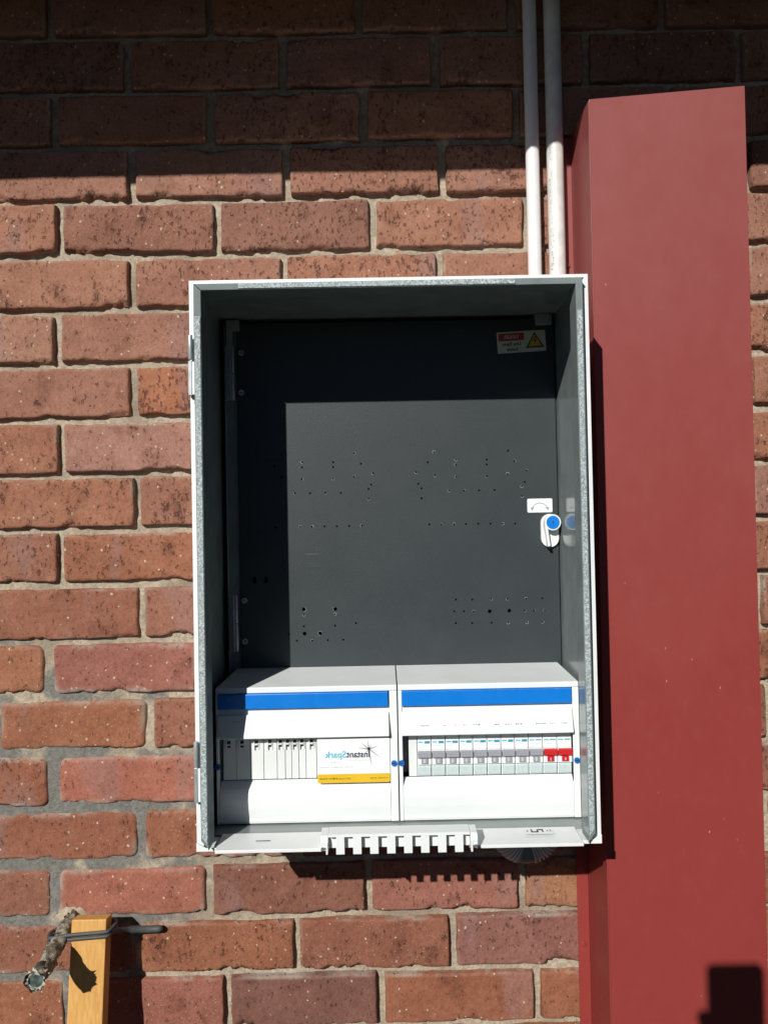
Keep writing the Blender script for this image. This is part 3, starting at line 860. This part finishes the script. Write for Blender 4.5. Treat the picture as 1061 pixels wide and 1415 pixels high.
# turn-direction sticker
tl = MB()
tl.rrect(0.2187, 0.2560, 0.0162, 0.0368, PY - 0.0006, PY - 0.0001, 0.002, 0)
cx, cz, ra = 0.2373, 0.0190, 0.0112
arc = [(cx + 1.05 * ra * math.cos(R(a)), cz + ra * math.sin(R(a))) for a in range(20, 161, 10)]
for (a, b), (c, d) in zip(arc[:-1], arc[1:]):
    n = Vector((c - a, d - b)).orthogonal().normalized() * 0.0006
    tl.add([(a + n.x, PY - 0.0008, b + n.y), (a - n.x, PY - 0.0008, b - n.y), (c - n.x, PY - 0.0008, d - n.y), (c + n.x, PY - 0.0008, d + n.y)], [(0, 1, 2, 3)], 1)
for s in (-1, 1):
    x, z = cx + s * 1.05 * ra * math.cos(R(20)), cz + ra * math.sin(R(20))
    tl.add([(x - 0.0030, PY - 0.0008, z + 0.0008), (x + 0.0030, PY - 0.0008, z + 0.0008), (x + s * 0.001, PY - 0.0008, z - 0.0040)], [(0, 1, 2)], 1)
o = tl.build('turn_label', ['paper', 'grey_ink'], panel)
# quarter-turn lock: white handle plate, round boss with blue core
lk = MB()
plate = [(0.2385, -0.0270), (0.2395, 0.002)]
poly = [(0.2505 + 0.0130 * math.cos(R(a)), 0.0005 + 0.0130 * math.sin(R(a))) for a in range(0, 181, 15)]
poly += [(0.2505 + 0.0130 * math.cos(R(a)), -0.0225 + 0.0130 * math.sin(R(a))) for a in range(180, 361, 15)]
lk.prism_xz(poly, PY - 0.0060, PY - 0.0002, 0)
lk.disc(0.2520, 0.0010, PY - 0.0200, 0.0118, 0, 28, 0.0138)
lk.disc(0.2520, 0.0010, PY - 0.0206, 0.0098, 1, 24, 0.0004)
lk.box(0.2515, 0.2526, PY - 0.0210, PY - 0.0207, -0.0022, 0.0035, 2)
lk.prism_xz([(0.2400, -0.0020), (0.2442, -0.0035), (0.2478, -0.0330), (0.2445, -0.0345)], PY - 0.0190, PY - 0.0062, 0)
lk.build('lock_handle', ['plastic', 'blue', 'navy'], panel, bevel=0.0006)

# slotted white cable-entry comb clipped over the sill
comb = MB()
YC = -0.2480
comb.box(-0.0715, 0.1025, YC + 0.0100, YC + 0.0120, -0.3970, -0.3795)
comb.prism_yz([(YC, -0.3800), (YC, -0.3790), (YC + 0.003, -0.3776), (-0.2220, -0.3770), (-0.2220, -0.3805)], -0.0715, 0.1025)
for x0, x1 in ((-0.0810, -0.0718), (0.1028, 0.1115)):
    comb.prism_yz([(YC - 0.0005, -0.3860), (YC + 0.0030, -0.3788), (-0.222, -0.3775), (-0.222, -0.4018), (YC + 0.014, -0.4020), (YC + 0.010, -0.3965), (YC, -0.3925)], x0, x1)
comb.box(-0.0745, -0.0720, YC - 0.001, YC + 0.006, -0.4005, -0.386)
comb.box(0.1030, 0.1055, YC - 0.001, YC + 0.006, -0.4005, -0.386)
cb = comb.build('cable_comb', 'plastic', enc, bevel=0.0006)
for i in range(8):
    x = -0.0620 + i * 0.02080
    MB().box(x, x + 0.0103, YC, YC + 0.0040, -0.4010, -0.3802).build('tooth', 'plastic', cb, bevel=0.0004)
for x in (-0.0785, 0.1090):
    MB().tube([(x, YC - 0.002, -0.3935), (x, YC + 0.004, -0.3935)], 0.0022, 10).build('comb_screw', 'screw', cb)
# little badge stuck on the cabinet floor
bd = MB()
zb = EZ0 + 0.0036
bd.add([(0.1760, -0.214, zb + .0025), (0.2130, -0.214, zb + .0025), (0.2130, -0.194, zb + .0025), (0.1760, -0.194, zb + .0025)], [(0, 1, 2, 3)], 0)
for x0, x1, y0, y1 in ((0.1795, 0.1815, -0.205, -0.202), (0.1850, 0.1870, -0.208, -0.198), (0.1870, 0.1925, -0.208, -0.205), (0.1925, 0.1945, -0.208, -0.199), (0.1945, 0.1990, -0.201, -0.198), (0.1990, 0.2010, -0.207, -0.198), (0.2055, 0.2072, -0.205, -0.202), (0.2095, 0.2106, -0.206, -0.200)):
    bd.add([(x0, y0, zb + .0028), (x1, y0, zb + .0028), (x1, y1, zb + .0028), (x0, y1, zb + .0028)], [(0, 1, 2, 3)], 1)
bd.build('maker_badge', ['paper', 'black'], enc)
MB().box(-0.1660, -0.1475, -0.2130, -0.2120, EZ0 + 0.0042, EZ0 + 0.0048).build('floor_slot', 'dark', enc)

# ------------------------------------------------------------------ load centres
YU = -0.1580
def load_centre(x0, x1, ox0, ox1, label, slope_left, slope_right):
    """x0..x1 cover width; ox0..ox1 breaker window"""
    t = thing('load_centre', ((x0 + x1) / 2, PY, -0.398), label, 'load centre', 'load centres in the switchboard')
    zt, zb = -0.2140, -0.3960
    il = 0.010 if slope_left else 0.0
    ir = 0.004 if slope_right else 0.0
    # top: trapezoid sloping gently down to the front
    b = MB()
    b.add([(x0 + il, PY - .0005, -0.2065), (x1 - ir, PY - .0005, -0.2065), (x1, YU + 0.002, zt), (x0, YU + 0.002, zt),
           (x0 + il, PY - .0005, -0.2100), (x1 - ir, PY - .0005, -0.2100), (x1, YU + 0.002, zt - 0.003), (x0, YU + 0.002, zt - 0.003)],
          [(0, 1, 2, 3), (7, 6, 5, 4), (0, 4, 5, 1), (1, 5, 6, 2), (2, 6, 7, 3), (3, 7, 4, 0)])
    b.build('top_cover', 'plastic', t, bevel=0.0008)
    for xa, xb, ib in ((x0, x0 + 0.0015, il), (x1 - 0.0015, x1, -ir)):
        b = MB()
        b.add([(xa, YU + 0.003, zt - .0032), (xb, YU + 0.003, zt - .0032), (xb, YU + 0.003, zb), (xa, YU + 0.003, zb),
               (xa + ib, PY - .0006, -0.2105), (xb + ib, PY - .0006, -0.2105), (xb + ib, PY - .0006, zb), (xa + ib, PY - .0006, zb)],
              [(0, 1, 2, 3), (7, 6, 5, 4), (0, 4, 5, 1), (1, 5, 6, 2), (2, 6, 7, 3), (3, 7, 4, 0)])
        b.build('cover_side', 'plastic', t)
    # front: rim + stiles + bowed lower apron
    b = MB()
    b.box(x0, x1, YU, YU + 0.0028, -0.2215, zt - 0.0002)
    b.build('front_rim', 'plastic', t, bevel=0.0010)
    for xa, xb in ((x0, ox0 - 0.0002), (ox1 + 0.0002, x1)):
        b = MB().box(xa, xb, YU + 0.0002, YU + 0.0028, -0.3960, -0.2217)
        b.build('front_stile', 'plastic', t, bevel=0.0008)
    prof = [(YU + 0.0105, -0.3410), (YU + 0.0015, -0.3500), (YU - 0.0004, -0.3555), (YU - 0.0012, -0.3640), (YU - 0.0004, -0.3760), (YU + 0.0015, -0.3890), (YU + 0.0010, -0.3925), (YU + 0.0020, -0.3962)]
    back = [(y + 0.0025, z) for y, z in prof[::-1]]
    b = MB().prism_yz(prof + back, ox0, ox1)
    b.build('lower_apron', 'plastic', t, bevel=0.0005)
    # step under the blue strip and recess lining
    MB().box(ox0, ox1, YU + 0.0020, YU + 0.0035, -0.2535, -0.2430).build('strip_rebate', 'plastic', t)
    MB().box(ox0, ox1, YU + 0.030, YU + 0.032, -0.3400, -0.2540).build('chassis_plate', 'toggle_grey', t)
    MB().prism_yz([(YU - 0.0035, -0.2222), (YU - 0.0035, -0.2418), (YU - 0.0010, -0.2425), (YU + 0.0026, -0.2425), (YU + 0.0026, -0.2218)], ox0 - 0.0005, ox1 - 0.0015).build('blue_strip', 'blue', t, bevel=0.0008)
    # hinged label flap, tilted out at the bottom
    MB().prism_yz([(YU - 0.0015, -0.2500), (YU - 0.0085, -0.2770), (YU - 0.0090, -0.2800), (YU - 0.0050, -0.2812), (YU + 0.0015, -0.2800), (YU + 0.0018, -0.2500)], ox0 - 0.0010, ox1 - 0.0008).build('label_flap', 'plastic', t, bevel=0.0007)
    return t

def plug(t, x, z):
    b = MB().disc(x, z, YU - 0.0016, 0.0040, 0, 18, 0.0017)
    b.box(x - 0.0024, x + 0.0024, YU - 0.0019, YU - 0.0016, z - 0.0005, z + 0.0005, 1)
    b.build('screw_plug', ['plug', 'navy'], t, bevel=0.0005)

lc1 = load_centre(-0.2265, 0.0172, -0.2225, 0.0068, 'white load centre with blank fillers and a logo sticker, left of the pair', True, False)
lc2 = load_centre(0.0188, 0.2620, 0.0240, 0.2530, 'white load centre full of circuit breakers, right of the pair', False, True)
plug(lc1, -0.2247 + 0.0002, -0.3190)
plug(lc1, 0.0120, -0.3185)
plug(lc2, 0.0218, -0.3185)
plug(lc2, 0.2576, -0.3195)
# embossed line and mark on the left flap
MB().box(-0.205, -0.002, YU - 0.0037, YU - 0.0033, -0.2580, -0.2576).build('flap_line', 'pale_ink', lc1)

# blank fillers (left unit)
EDG = [-0.2188, -0.2014, -0.1824, -0.1640, -0.1460, -0.1349, -0.1262, -0.1165, -0.1070, -0.0925, 0.0060]
HOOK = [-0.2109, -0.1931, -0.1735, -0.1553, -0.1411, -0.1314, -0.1217, -0.1122, -0.0990]
YB = YU + 0.0085
for i in range(10):
    x0, x1 = EDG[i] + 0.0003, EDG[i + 1] - 0.0003
    yv = YB + (0.0004 if i % 2 else 0.0)
    f = MB().box(x0, x1, yv, yv + 0.004, -0.3392, -0.2832).build('filler_blank', 'offwhite', lc1, bevel=0.0006)
    if i < 9:
        h = HOOK[i]
        b = MB()
        b.box(h - 0.0022, h + 0.0022, yv - 0.0003, yv - 0.0001, -0.2960, -0.2868, 0)
        b.box(h - 0.0036, h - 0.0023, yv - 0.0034, yv - 0.0002, -0.2985, -0.2850, 1)
        b.box(h + 0.0023, h + 0.0036, yv - 0.0012, yv - 0.0002, -0.2985, -0.2850, 1)
        b.box(h - 0.0022, h + 0.0022, yv - 0.0030, yv - 0.0010, -0.2925, -0.2905, 1)
        b.build('finger_hook', ['dark', 'offwhite'], f)
# logo sticker (mirrored lettering) covering the right-hand end of the fillers
st = MB()
SX0, SX1 = -0.0910, 0.0064
ys = YU - 0.0012
st.rrect(SX0, SX1, -0.3430, -0.2835, ys, ys + 0.0006, 0.0025, 0)
st.rrect(SX0, SX1, -0.3430, -0.3312, ys - 0.0003, ys - 0.0001, 0.0022, 1)
ytx = ys - 0.0005
# wordmark: reading right to left
st.text('Instant', -0.0200, -0.3055, ytx, 0.0120, 2, align='LEFT', width=0.0312, bold=0.00022)
st.text('Spark', -0.0520, -0.3055, ytx, 0.0120, 3, align='LEFT', width=0.0285, bold=0.00022)
sx, sz = -0.0215, -0.2985
for a, ln in ((97, 0.0125), (140, 0.0150), (172, 0.0155), (18, 0.0130), (-38, 0.0205), (-82, 0.0240), (55, 0.006), (-130, 0.006)):
    d = Vector((math.cos(R(a)), math.sin(R(a))))
    n = Vector((-d.y, d.x)) * 0.00105
    st.add([(sx + n.x, ytx, sz + n.y), (sx + d.x * ln, ytx, sz + d.y * ln), (sx - n.x, ytx, sz - n.y), (sx - d.x * ln * .12, ytx, sz - d.y * ln * .12)], [(0, 1, 2, 3)], 4)
rk = random.Random(9)
def marks(mb, xa, xb, z, y, h, m, gap=0.45):
    """illegible small print: a run of letter-sized strokes"""
    x = xa
    while x < xb:
        w = rk.uniform(0.35, 0.8) * h
        hh = h * rk.uniform(0.6, 1.0)
        if rk.random() < 0.55:
            mb.add([(x, y, z), (x + w * .35, y, z), (x + w * .35, y, z + hh), (x, y, z + hh)], [(0, 1, 2, 3)], m)
        mb.add([(x, y, z + h * .32), (x + w, y, z + h * .32), (x + w, y, z + h * .6), (x, y, z + h * .6)], [(0, 1, 2, 3)], m)
        x += w + gap * h * rk.uniform(0.4, 1.0)
marks(st, -0.0500, -0.0210, -0.3138, ytx, 0.0016, 5, 1.2)
marks(st, -0.0740, -0.0645, -0.3160, ytx, 0.0020, 5)
marks(st, -0.0875, -0.0760, -0.3225, ytx, 0.0016, 5)
marks(st, -0.0720, -0.0570, -0.3225, ytx, 0.0016, 5)
marks(st, -0.0540, -0.0420, -0.3225, ytx, 0.0016, 5)
marks(st, -0.0875, -0.0640, -0.3385, ytx, 0.0030, 6)
marks(st, -0.0625, -0.0480, -0.3385, ytx, 0.0022, 6)
marks(st, -0.0205, -0.0115, -0.3382, ytx, 0.0022, 6)
marks(st, -0.0100, 0.0030, -0.3382, ytx, 0.0022, 6)
o = st.build('logo_sticker', ['paper', 'yellow', 'navy', 'cyan', 'grey_ink', 'pale_ink', 'black'], lc1)
o['label'] = 'white logo sticker with star, mirrored wordmark and yellow band'
# circuit names on the right flap, too small to read
fm = MB()
def on_flap(z):
    return YU - 0.0015 - (-0.2500 - z) / 0.027 * 0.007 - 0.0004
zf = -0.2685
for xa, xb in ((0.049, 0.060), (0.079, 0.082), (0.093, 0.096), (0.106, 0.109), (0.118, 0.127), (0.146, 0.154), (0.160, 0.169), (0.175, 0.183), (0.202, 0.215), (0.221, 0.226), (0.236, 0.243)):
    marks(fm, xa, xb, zf, on_flap(zf) - 0.0005, 0.0026, 0)
fm.build('circuit_names', 'grey_ink', lc2)
MB().box(0.0322, 0.0432, YB - 0.0005, YB + 0.004, -0.3392, -0.2835).build('filler_blank', 'offwhite', lc2, bevel=0.0006)

# ------------------------------------------------------------------ circuit breakers
BX = [0.0435, 0.0627, 0.0817, 0.1005, 0.1190, 0.1382, 0.1571, 0.1757, 0.1945, 0.2135, 0.2330, 0.2530]
ORD = ['first', 'second', 'third', 'fourth', 'fifth', 'sixth', 'seventh', 'eighth', 'ninth']
YBR = YU + 0.0080
for i in range(11):
    x0, x1 = BX[i] + 0.0004, BX[i + 1] - 0.0004
    red = i >= 9
    w = x1 - x0
    if i < 9:
        lab = f'white circuit breaker with grey toggle, {ORD[i]} of nine counted from the left'
    else:
        lab = 'red toggled main breaker at the right end of the row' if i == 10 else 'red toggled breaker next to the last grey one'
    t = thing('circuit_breaker', ((x0 + x1) / 2, YBR, -0.3392), lab, 'circuit breaker', 'circuit breakers in the right load centre')
    b = MB()
    b.box(x0, x1, YBR + 0.0006, YBR + 0.012, -0.3392, -0.3236)
    b.box(x0, x1, YBR - 0.0030, YBR + 0.012, -0.3234, -0.3040)
    b.box(x0, x1, YBR, YBR + 0.012, -0.3038, -0.2830)
    b.build('body', 'plastic', t, bevel=0.0006)
    ym = YBR - 0.00012
    b = MB()
    zz = -0.2942
    b.box(x0 + w * 0.06, x0 + w * 0.40, ym - 0.0001, ym, zz, zz + 0.0016, 0)
    marks(b, x0 + w * 0.06, x0 + w * 0.44, zz - 0.0002, ym - 0.0002, 0.0020, 0, 0.3)
    if i < 8:
        b.box(x0 + w * 0.52, x0 + w * 0.92, ym - 0.0001, ym, zz - 0.0012, zz + 0.0020, 1)
    else:
        b.box(x0 + w * 0.52, x0 + w * 0.92, ym - 0.0001, ym, zz + 0.0002, zz + 0.0016, 1)
    marks(b, x0 + w * 0.2, x0 + w * 0.75, zz - 0.0048, ym - 0.0002, 0.0013, 2, 0.6)
    b.build('rating_print', ['cyan', 'teal', 'pale_ink'], t)
    tm = 'toggle_red' if red else 'toggle_grey'
    MB().prism_yz([(YBR - 0.0032, -0.3042), (YBR - 0.0070, -0.3055), (YBR - 0.0075, -0.3125), (YBR - 0.0032, -0.3140)], x0 + 0.0003, x1 - 0.0003).build('toggle', tm, t, bevel=0.0005)
    b = MB().box(x0 + w * 0.26, x1 - w * 0.26, YBR - 0.0052, YBR - 0.0032, -0.3212, -0.3142)
    if not red:
        b.box(x0 + w * 0.40, x1 - w * 0.44, YBR - 0.0054, YBR - 0.0052, -0.3204, -0.3150, 1)
    else:
        b.box(x0 + w * 0.46, x1 - w * 0.46, YBR - 0.0055, YBR - 0.0052, -0.3200, -0.3165, 1)
    b.build('toggle_lever', [tm, 'pale_ink'], t, bevel=0.0003)
    MB().prism_yz([(YBR + 0.0004, -0.3258), (YBR - 0.0022, -0.3268), (YBR - 0.0012, -0.3376), (YBR + 0.0004, -0.3380)], x0 + 0.0007, x1 - 0.0007).build('terminal_shield', 'terminal', t, bevel=0.0005)

# ------------------------------------------------------------------ corrugated conduit loop under the cabinet
cc = thing('corrugated_conduit', (0.2010, -0.075, EZ0 - 0.001), 'grey corrugated conduit loop showing below the bottom edge of the enclosure', 'conduit')
pts, rad = [], []
CXc, CZc, RB = 0.2010, -0.4400, 0.0300
N = 190
pts_l = []
for i in range(N + 1):
    a = math.pi + math.pi * i / N
    pts_l.append((CXc + RB * math.cos(a), -0.075, CZc + RB * math.sin(a), a))
up = [(CXc - RB, -0.075, CZc + 0.0415 - k * 0.0015, None) for k in range(28)]
dn = [(CXc + RB, -0.075, CZc + k * 0.0015, None) for k in range(1, 28)]
def ribs(seq, name, mat, lo=0, amp=0.0016):
    P_, Q_ = [], []
    s = 0.0
    for i, p in enumerate(seq):
        if i:
            s += (Vector(p[:3]) - Vector(seq[i - 1][:3])).length
        P_.append(p[:3])
        Q_.append(0.0205 + amp * (1 if math.sin(2 * math.pi * s / 0.0038) > -0.2 else -1))
    MB().tube(P_, Q_, 26, 0, True, False).build(name, mat, cc)
ca, cbn = int(N * 0.415), int(N * 0.575)
ribs(up + pts_l[:ca], 'ribbed_hose', 'corr')
ribs(pts_l[cbn:] + dn, 'ribbed_hose', 'corr')
ribs(pts_l[ca:cbn + 1], 'coupling', 'corr_dark', amp=0.0)

# ------------------------------------------------------------------ timber stake leaning at the lower left
STX0, STX1 = -0.4625, -0.4115
tz = -0.5690
stk = thing('timber_stake', (-0.437, -0.10, GZ), 'orange pine stake leaning against the wall at the lower left', 'stake')
sm = MB()
sm.box(STX0, STX1, -0.060, -0.036, GZ - 0.02, tz)
lean = Matrix.Translation((0, -0.048, tz)) @ Matrix.Rotation(R(-9.0), 4, 'X') @ Matrix.Translation((0, 0.048, -tz))
sm.xf(lean)
sm.build('stake_body', 'wood', stk, bevel=0.0015)

# crusted pipe stub sticking out of the wall beside the stake
pp = thing('pipe_stub', (-0.482, 0, -0.596), 'crusty broken pipe stub sticking out of the wall beside the timber stake', 'pipe')
rp = np.random.RandomState(4)
P0, P1 = Vector((-0.4860, 0.02, -0.5935)), Vector((-0.4722, -0.158, -0.5990))
NP, NR = 44, 30
b = MB()
k0 = 0
ax = (P1 - P0).normalized()
e1 = ax.cross(Vector((0, 0, 1))).normalized()
e2 = ax.cross(e1)
rr = np.zeros((NP, NR))
for i in range(NP):
    for j in range(NR):
        a = 2 * math.pi * j / NR
        s = i / (NP - 1)
        crust = 0.0034 * fbm(np.array([math.cos(a) * 1.8 + s * 9]), np.array([math.sin(a) * 1.8]), np.array([s * 7.0]), 3, 4)[0]
        flare = 0.0018 * max(0, (s - 0.86) / 0.14)
        rr[i, j] = 0.0114 + crust + flare
for i in range(NP):
    p = P0.lerp(P1, i / (NP - 1))
    for j in range(NR):
        a = 2 * math.pi * j / NR
        b.v.append(tuple(p + (e1 * math.cos(a) + e2 * math.sin(a)) * rr[i, j]))
for i in range(NP - 1):
    for j in range(NR):
        b.face([i * NR + j, i * NR + (j + 1) % NR, (i + 1) * NR + (j + 1) % NR, (i + 1) * NR + j], 0, True)
b.build('crusted_pipe', 'crust', pp)
b = MB()   # bore: green inner liner set back in the end
b.tube([P1 - ax * 0.030, P1 - ax * 0.0045], 0.0108, 24, 0, True)
b.build('copper_bore', 'verdigris', pp)
b = MB()   # ragged lime collar at the mouth
for j in range(34):
    a = 2 * math.pi * j / 34 + rp.uniform(-0.05, 0.05)
    d = e1 * math.cos(a) + e2 * math.sin(a)
    tn = -e1 * math.sin(a) + e2 * math.cos(a)
    c = P1 - ax * rp.uniform(-0.001, 0.010)
    ln = rp.uniform(0.0010, 0.0042) * (2.2 if rp.rand() < 0.14 else 1)
    wd = rp.uniform(0.0020, 0.0046)
    q0, q1 = c + d * 0.0098 + tn * wd, c + d * 0.0098 - tn * wd
    tip = c + d * (0.0112 + ln) + ax * rp.uniform(-0.003, 0.003)
    q2 = c + d * 0.0102 - ax * rp.uniform(0.003, 0.006)
    b.add([q0, q1, tip, q2], [(0, 1, 2), (1, 3, 2), (3, 0, 2), (0, 3, 1)])
b.build('lime_collar', 'lime', pp)
b = MB()   # blob of cement round the hole in the wall
vs, fs = [], []
for i in range(7):
    for j in range(22):
        a = 2 * math.pi * j / 22
        r = 0.010 + 0.0022 * i + 0.0022 * rp.uniform(-1, 1)
        vs.append((P0.x + r * 1.15 * math.cos(a), -0.007 * math.cos(i / 6 * math.pi / 2) + 0.0045 + 0.001 * rp.uniform(-1, 1), -0.5935 + r * 0.9 * math.sin(a)))
for i in range(6):
    for j in range(22):
        fs.append((i * 22 + j, i * 22 + (j + 1) % 22, (i + 1) * 22 + (j + 1) % 22, (i + 1) * 22 + j))
b.add(vs, fs, 0, True)
b.build('cement_blob', 'mortar', pp)

# cable tying the stake to the pipe
tw = thing('tie_cable', (-0.44, -0.06, -0.585), 'dark grey cable tied around the timber stake and pipe stub', 'cable')
zt_ = -0.5835
loop = [(-0.4985, -0.050, zt_ - 0.008), (-0.4930, -0.0655, zt_ - 0.006), (-0.4800, -0.0680, zt_ - 0.004), (-0.4640, -0.0670, zt_ - 0.002), (-0.4370, -0.0670, zt_), (-0.4120, -0.0665, zt_ + 0.0015), (-0.4065, -0.0620, zt_ + 0.0015), (-0.4050, -0.0500, zt_ + 0.001), (-0.4060, -0.0340, zt_), (-0.4200, -0.0285, zt_), (-0.4600, -0.0285, zt_ - 0.004), (-0.4900, -0.0300, zt_ - 0.010), (-0.4985, -0.0390, zt_ - 0.010), (-0.4985, -0.050, zt_ - 0.008)]
def smooth_path(p, n=6):
    out = []
    P = [Vector(q) for q in p]
    for i in range(len(P) - 1):
        a, b_, c, d = P[max(i - 1, 0)], P[i], P[i + 1], P[min(i + 2, len(P) - 1)]
        for k in range(n):
            t = k / n
            out.append(0.5 * ((2 * b_) + (c - a) * t + (2 * a - 5 * b_ + 4 * c - d) * t * t + (3 * b_ - a - 3 * c + d) * t ** 3))
    out.append(P[-1])
    return out
MB().tube(smooth_path(loop), 0.0026, 10).build('cable_loop', 'wire', tw)
MB().tube(smooth_path([(q[0], q[1] - 0.0005, q[2] - 0.0062) for q in loop]), 0.0024, 10).build('cable_loop', 'wire', tw)
tail = smooth_path([(-0.4075, -0.058, zt_ - 0.002), (-0.4010, -0.0440, zt_ - 0.008), (-0.3880, -0.0230, zt_ - 0.018), (-0.3660, -0.0125, zt_ - 0.0235), (-0.3440, -0.0105, zt_ - 0.0240)])
rt = [0.0040 + (0.0012 if i > len(tail) * 0.45 else 0) for i in range(len(tail))]
rt[-1], rt[-2] = 0.0020, 0.0042
MB().tube(tail, rt, 14).build('cable_tail', 'wire', tw)

# ------------------------------------------------------------------ the phone that took the picture (its shadow falls on the red cover)
cphone = Vector((0.4825, -0.110, -0.6215)) - Vector((SUN.x / SUN.y, 1, SUN.z / SUN.y)) * (CAM_DIST + 0.012 - 0.110)
pw, ph = 0.0392, 0.165
MBp = MB()
MBp.rrect(cphone.x - pw, cphone.x + pw, cphone.z - ph, cphone.z, -CAM_DIST - 0.021, -CAM_DIST - 0.012, 0.009, 0)
phone = MBp.build('mobile_phone', 'phone', base=(cphone.x, -CAM_DIST - 0.016, cphone.z - ph), bevel=0.001)
tag(phone, 'black mobile phone held up in front of the wall by the photographer', 'phone')

# ------------------------------------------------------------------ photographer behind the lens
def person():
    t = thing('person', (0.03, -1.66, GZ), 'person in dark work clothes holding up a black phone with both hands', 'person')
    px, pz = cphone.x, cphone.z
    V, E, Q = [], [], []
    def add(p, r, par=None):
        V.append(Vector(p)); Q.append(r)
        if par is not None:
            E.append((par, len(V) - 1))
        return len(V) - 1
    X, Y = 0.03, -1.70
    pel = add((X, Y, GZ + 0.94), (0.150, 0.115))
    wst = add((X, Y, GZ + 1.10), (0.135, 0.100), pel)
    chs = add((X, Y + 0.01, GZ + 1.32), (0.165, 0.115), wst)
    sho = add((X, Y, GZ + 1.43), (0.110, 0.080), chs)
    nek = add((X, Y + 0.015, GZ + 1.50), (0.055, 0.055), sho)
    chin = add((X, Y + 0.04, GZ + 1.565), (0.062, 0.070), nek)
    hd = add((X, Y + 0.035, GZ + 1.65), (0.076, 0.092), chin)
    add((X, Y + 0.02, GZ + 1.70), (0.066, 0.078), hd)
    for s in (-1, 1):
        hip = add((X + s * 0.095, Y, GZ + 0.86), (0.090, 0.090), pel)
        kn = add((X + s * 0.11, Y + 0.01, GZ + 0.50), (0.060, 0.062), hip)
        an = add((X + s * 0.12, Y - 0.01, GZ + 0.10), (0.040, 0.042), kn)
        add((X + s * 0.135, Y + 0.15, GZ + 0.045), (0.036, 0.036), an)
        s1 = add((X + s * 0.175, Y, GZ + 1.405), (0.062, 0.060), sho)
        el = add((X + s * 0.235, Y + 0.12, GZ + 1.17), (0.046, 0.046), s1)
        wr = add((px + s * 0.075, -1.275, pz - 0.150), (0.028, 0.028), el)
        if s < 0:
            pm_ = add((px - 0.030, -1.252, pz - 0.110), (0.024, 0.018), wr)
            for k, zz in enumerate((-0.078, -0.098, -0.117, -0.134)):
                a = add((px - 0.020, -1.240, pz + zz), (0.0095, 0.0095), pm_)
                b = add((px - 0.046, -1.232, pz + zz + 0.002), (0.0088, 0.0088), a)
                c = add((px - 0.0490, -1.212, pz + zz + 0.004), (0.0080, 0.0080), b)
                add((px - 0.036, -1.2005, pz + zz + 0.004), (0.0070, 0.0070), c)
            a = add((px - 0.010, -1.240, pz - 0.140), (0.0105, 0.0105), pm_)
            add((px + 0.020, -1.2325, pz - 0.120), (0.0090, 0.0090), a)
        else:
            pm_ = add((px + 0.040, -1.250, pz - 0.135), (0.024, 0.018), wr)
            for zz in (-0.108, -0.126, -0.143, -0.159):
                a = add((px + 0.030, -1.238, pz + zz), (0.0095, 0.0095), pm_)
                b = add((px + 0.049, -1.228, pz + zz), (0.0085, 0.0085), a)
                add((px + 0.0495, -1.208, pz + zz), (0.0075, 0.0075), b)
            a = add((px + 0.015, -1.236, pz - 0.150), (0.0105, 0.0105), pm_)
            add((px + 0.005, -1.2330, pz - 0.125), (0.0090, 0.0090), a)
    me = bpy.data.meshes.new('body')
    base = BASE[t]
    me.from_pydata([v - base for v in V], E, [])
    ob = bpy.data.objects.new('body', me)
    COL.objects.link(ob)
    sk = ob.modifiers.new('skin', 'SKIN')
    sk.use_smooth_shade = True
    for i, d in enumerate(me.skin_vertices[0].data):
        d.radius = Q[i]
        d.use_root = (i == 0)
    sb = ob.modifiers.new('sub', 'SUBSURF')
    sb.levels = sb.render_levels = 1
    bpy.context.view_layer.update()
    nm = bpy.data.meshes.new_from_object(ob.evaluated_get(bpy.context.evaluated_depsgraph_get()))
    ob.modifiers.clear()
    ob.data = nm
    ob.parent = t
    nm.materials.clear()
    nm.materials.append(M['cloth'])
    nm.materials.append(M['skin'])
    for p in nm.polygons:
        c = p.center + base
        p.material_index = 1 if (c.z > GZ + 1.50 or c.y > -1.30) else 0
        p.use_smooth = True
    # hair cap
    b = MB()
    n1, n2 = 10, 20
    for i in range(n1 + 1):
        th = R(100) * i / n1
        for j in range(n2):
            a = 2 * math.pi * j / n2
            k = 1.0 if math.sin(a) < 0.2 else 0.72
            q = th * k
            b.v.append((X + 0.088 * math.sin(q) * math.cos(a), Y + 0.02 + 0.108 * math.sin(q) * math.sin(a), GZ + 1.672 + 0.105 * math.cos(q)))
    for i in range(n1):
        for j in range(n2):
            b.face([i * n2 + j, i * n2 + (j + 1) % n2, (i + 1) * n2 + (j + 1) % n2, (i + 1) * n2 + j], 0, True)
    b.build('hair', 'hair', t)
person()
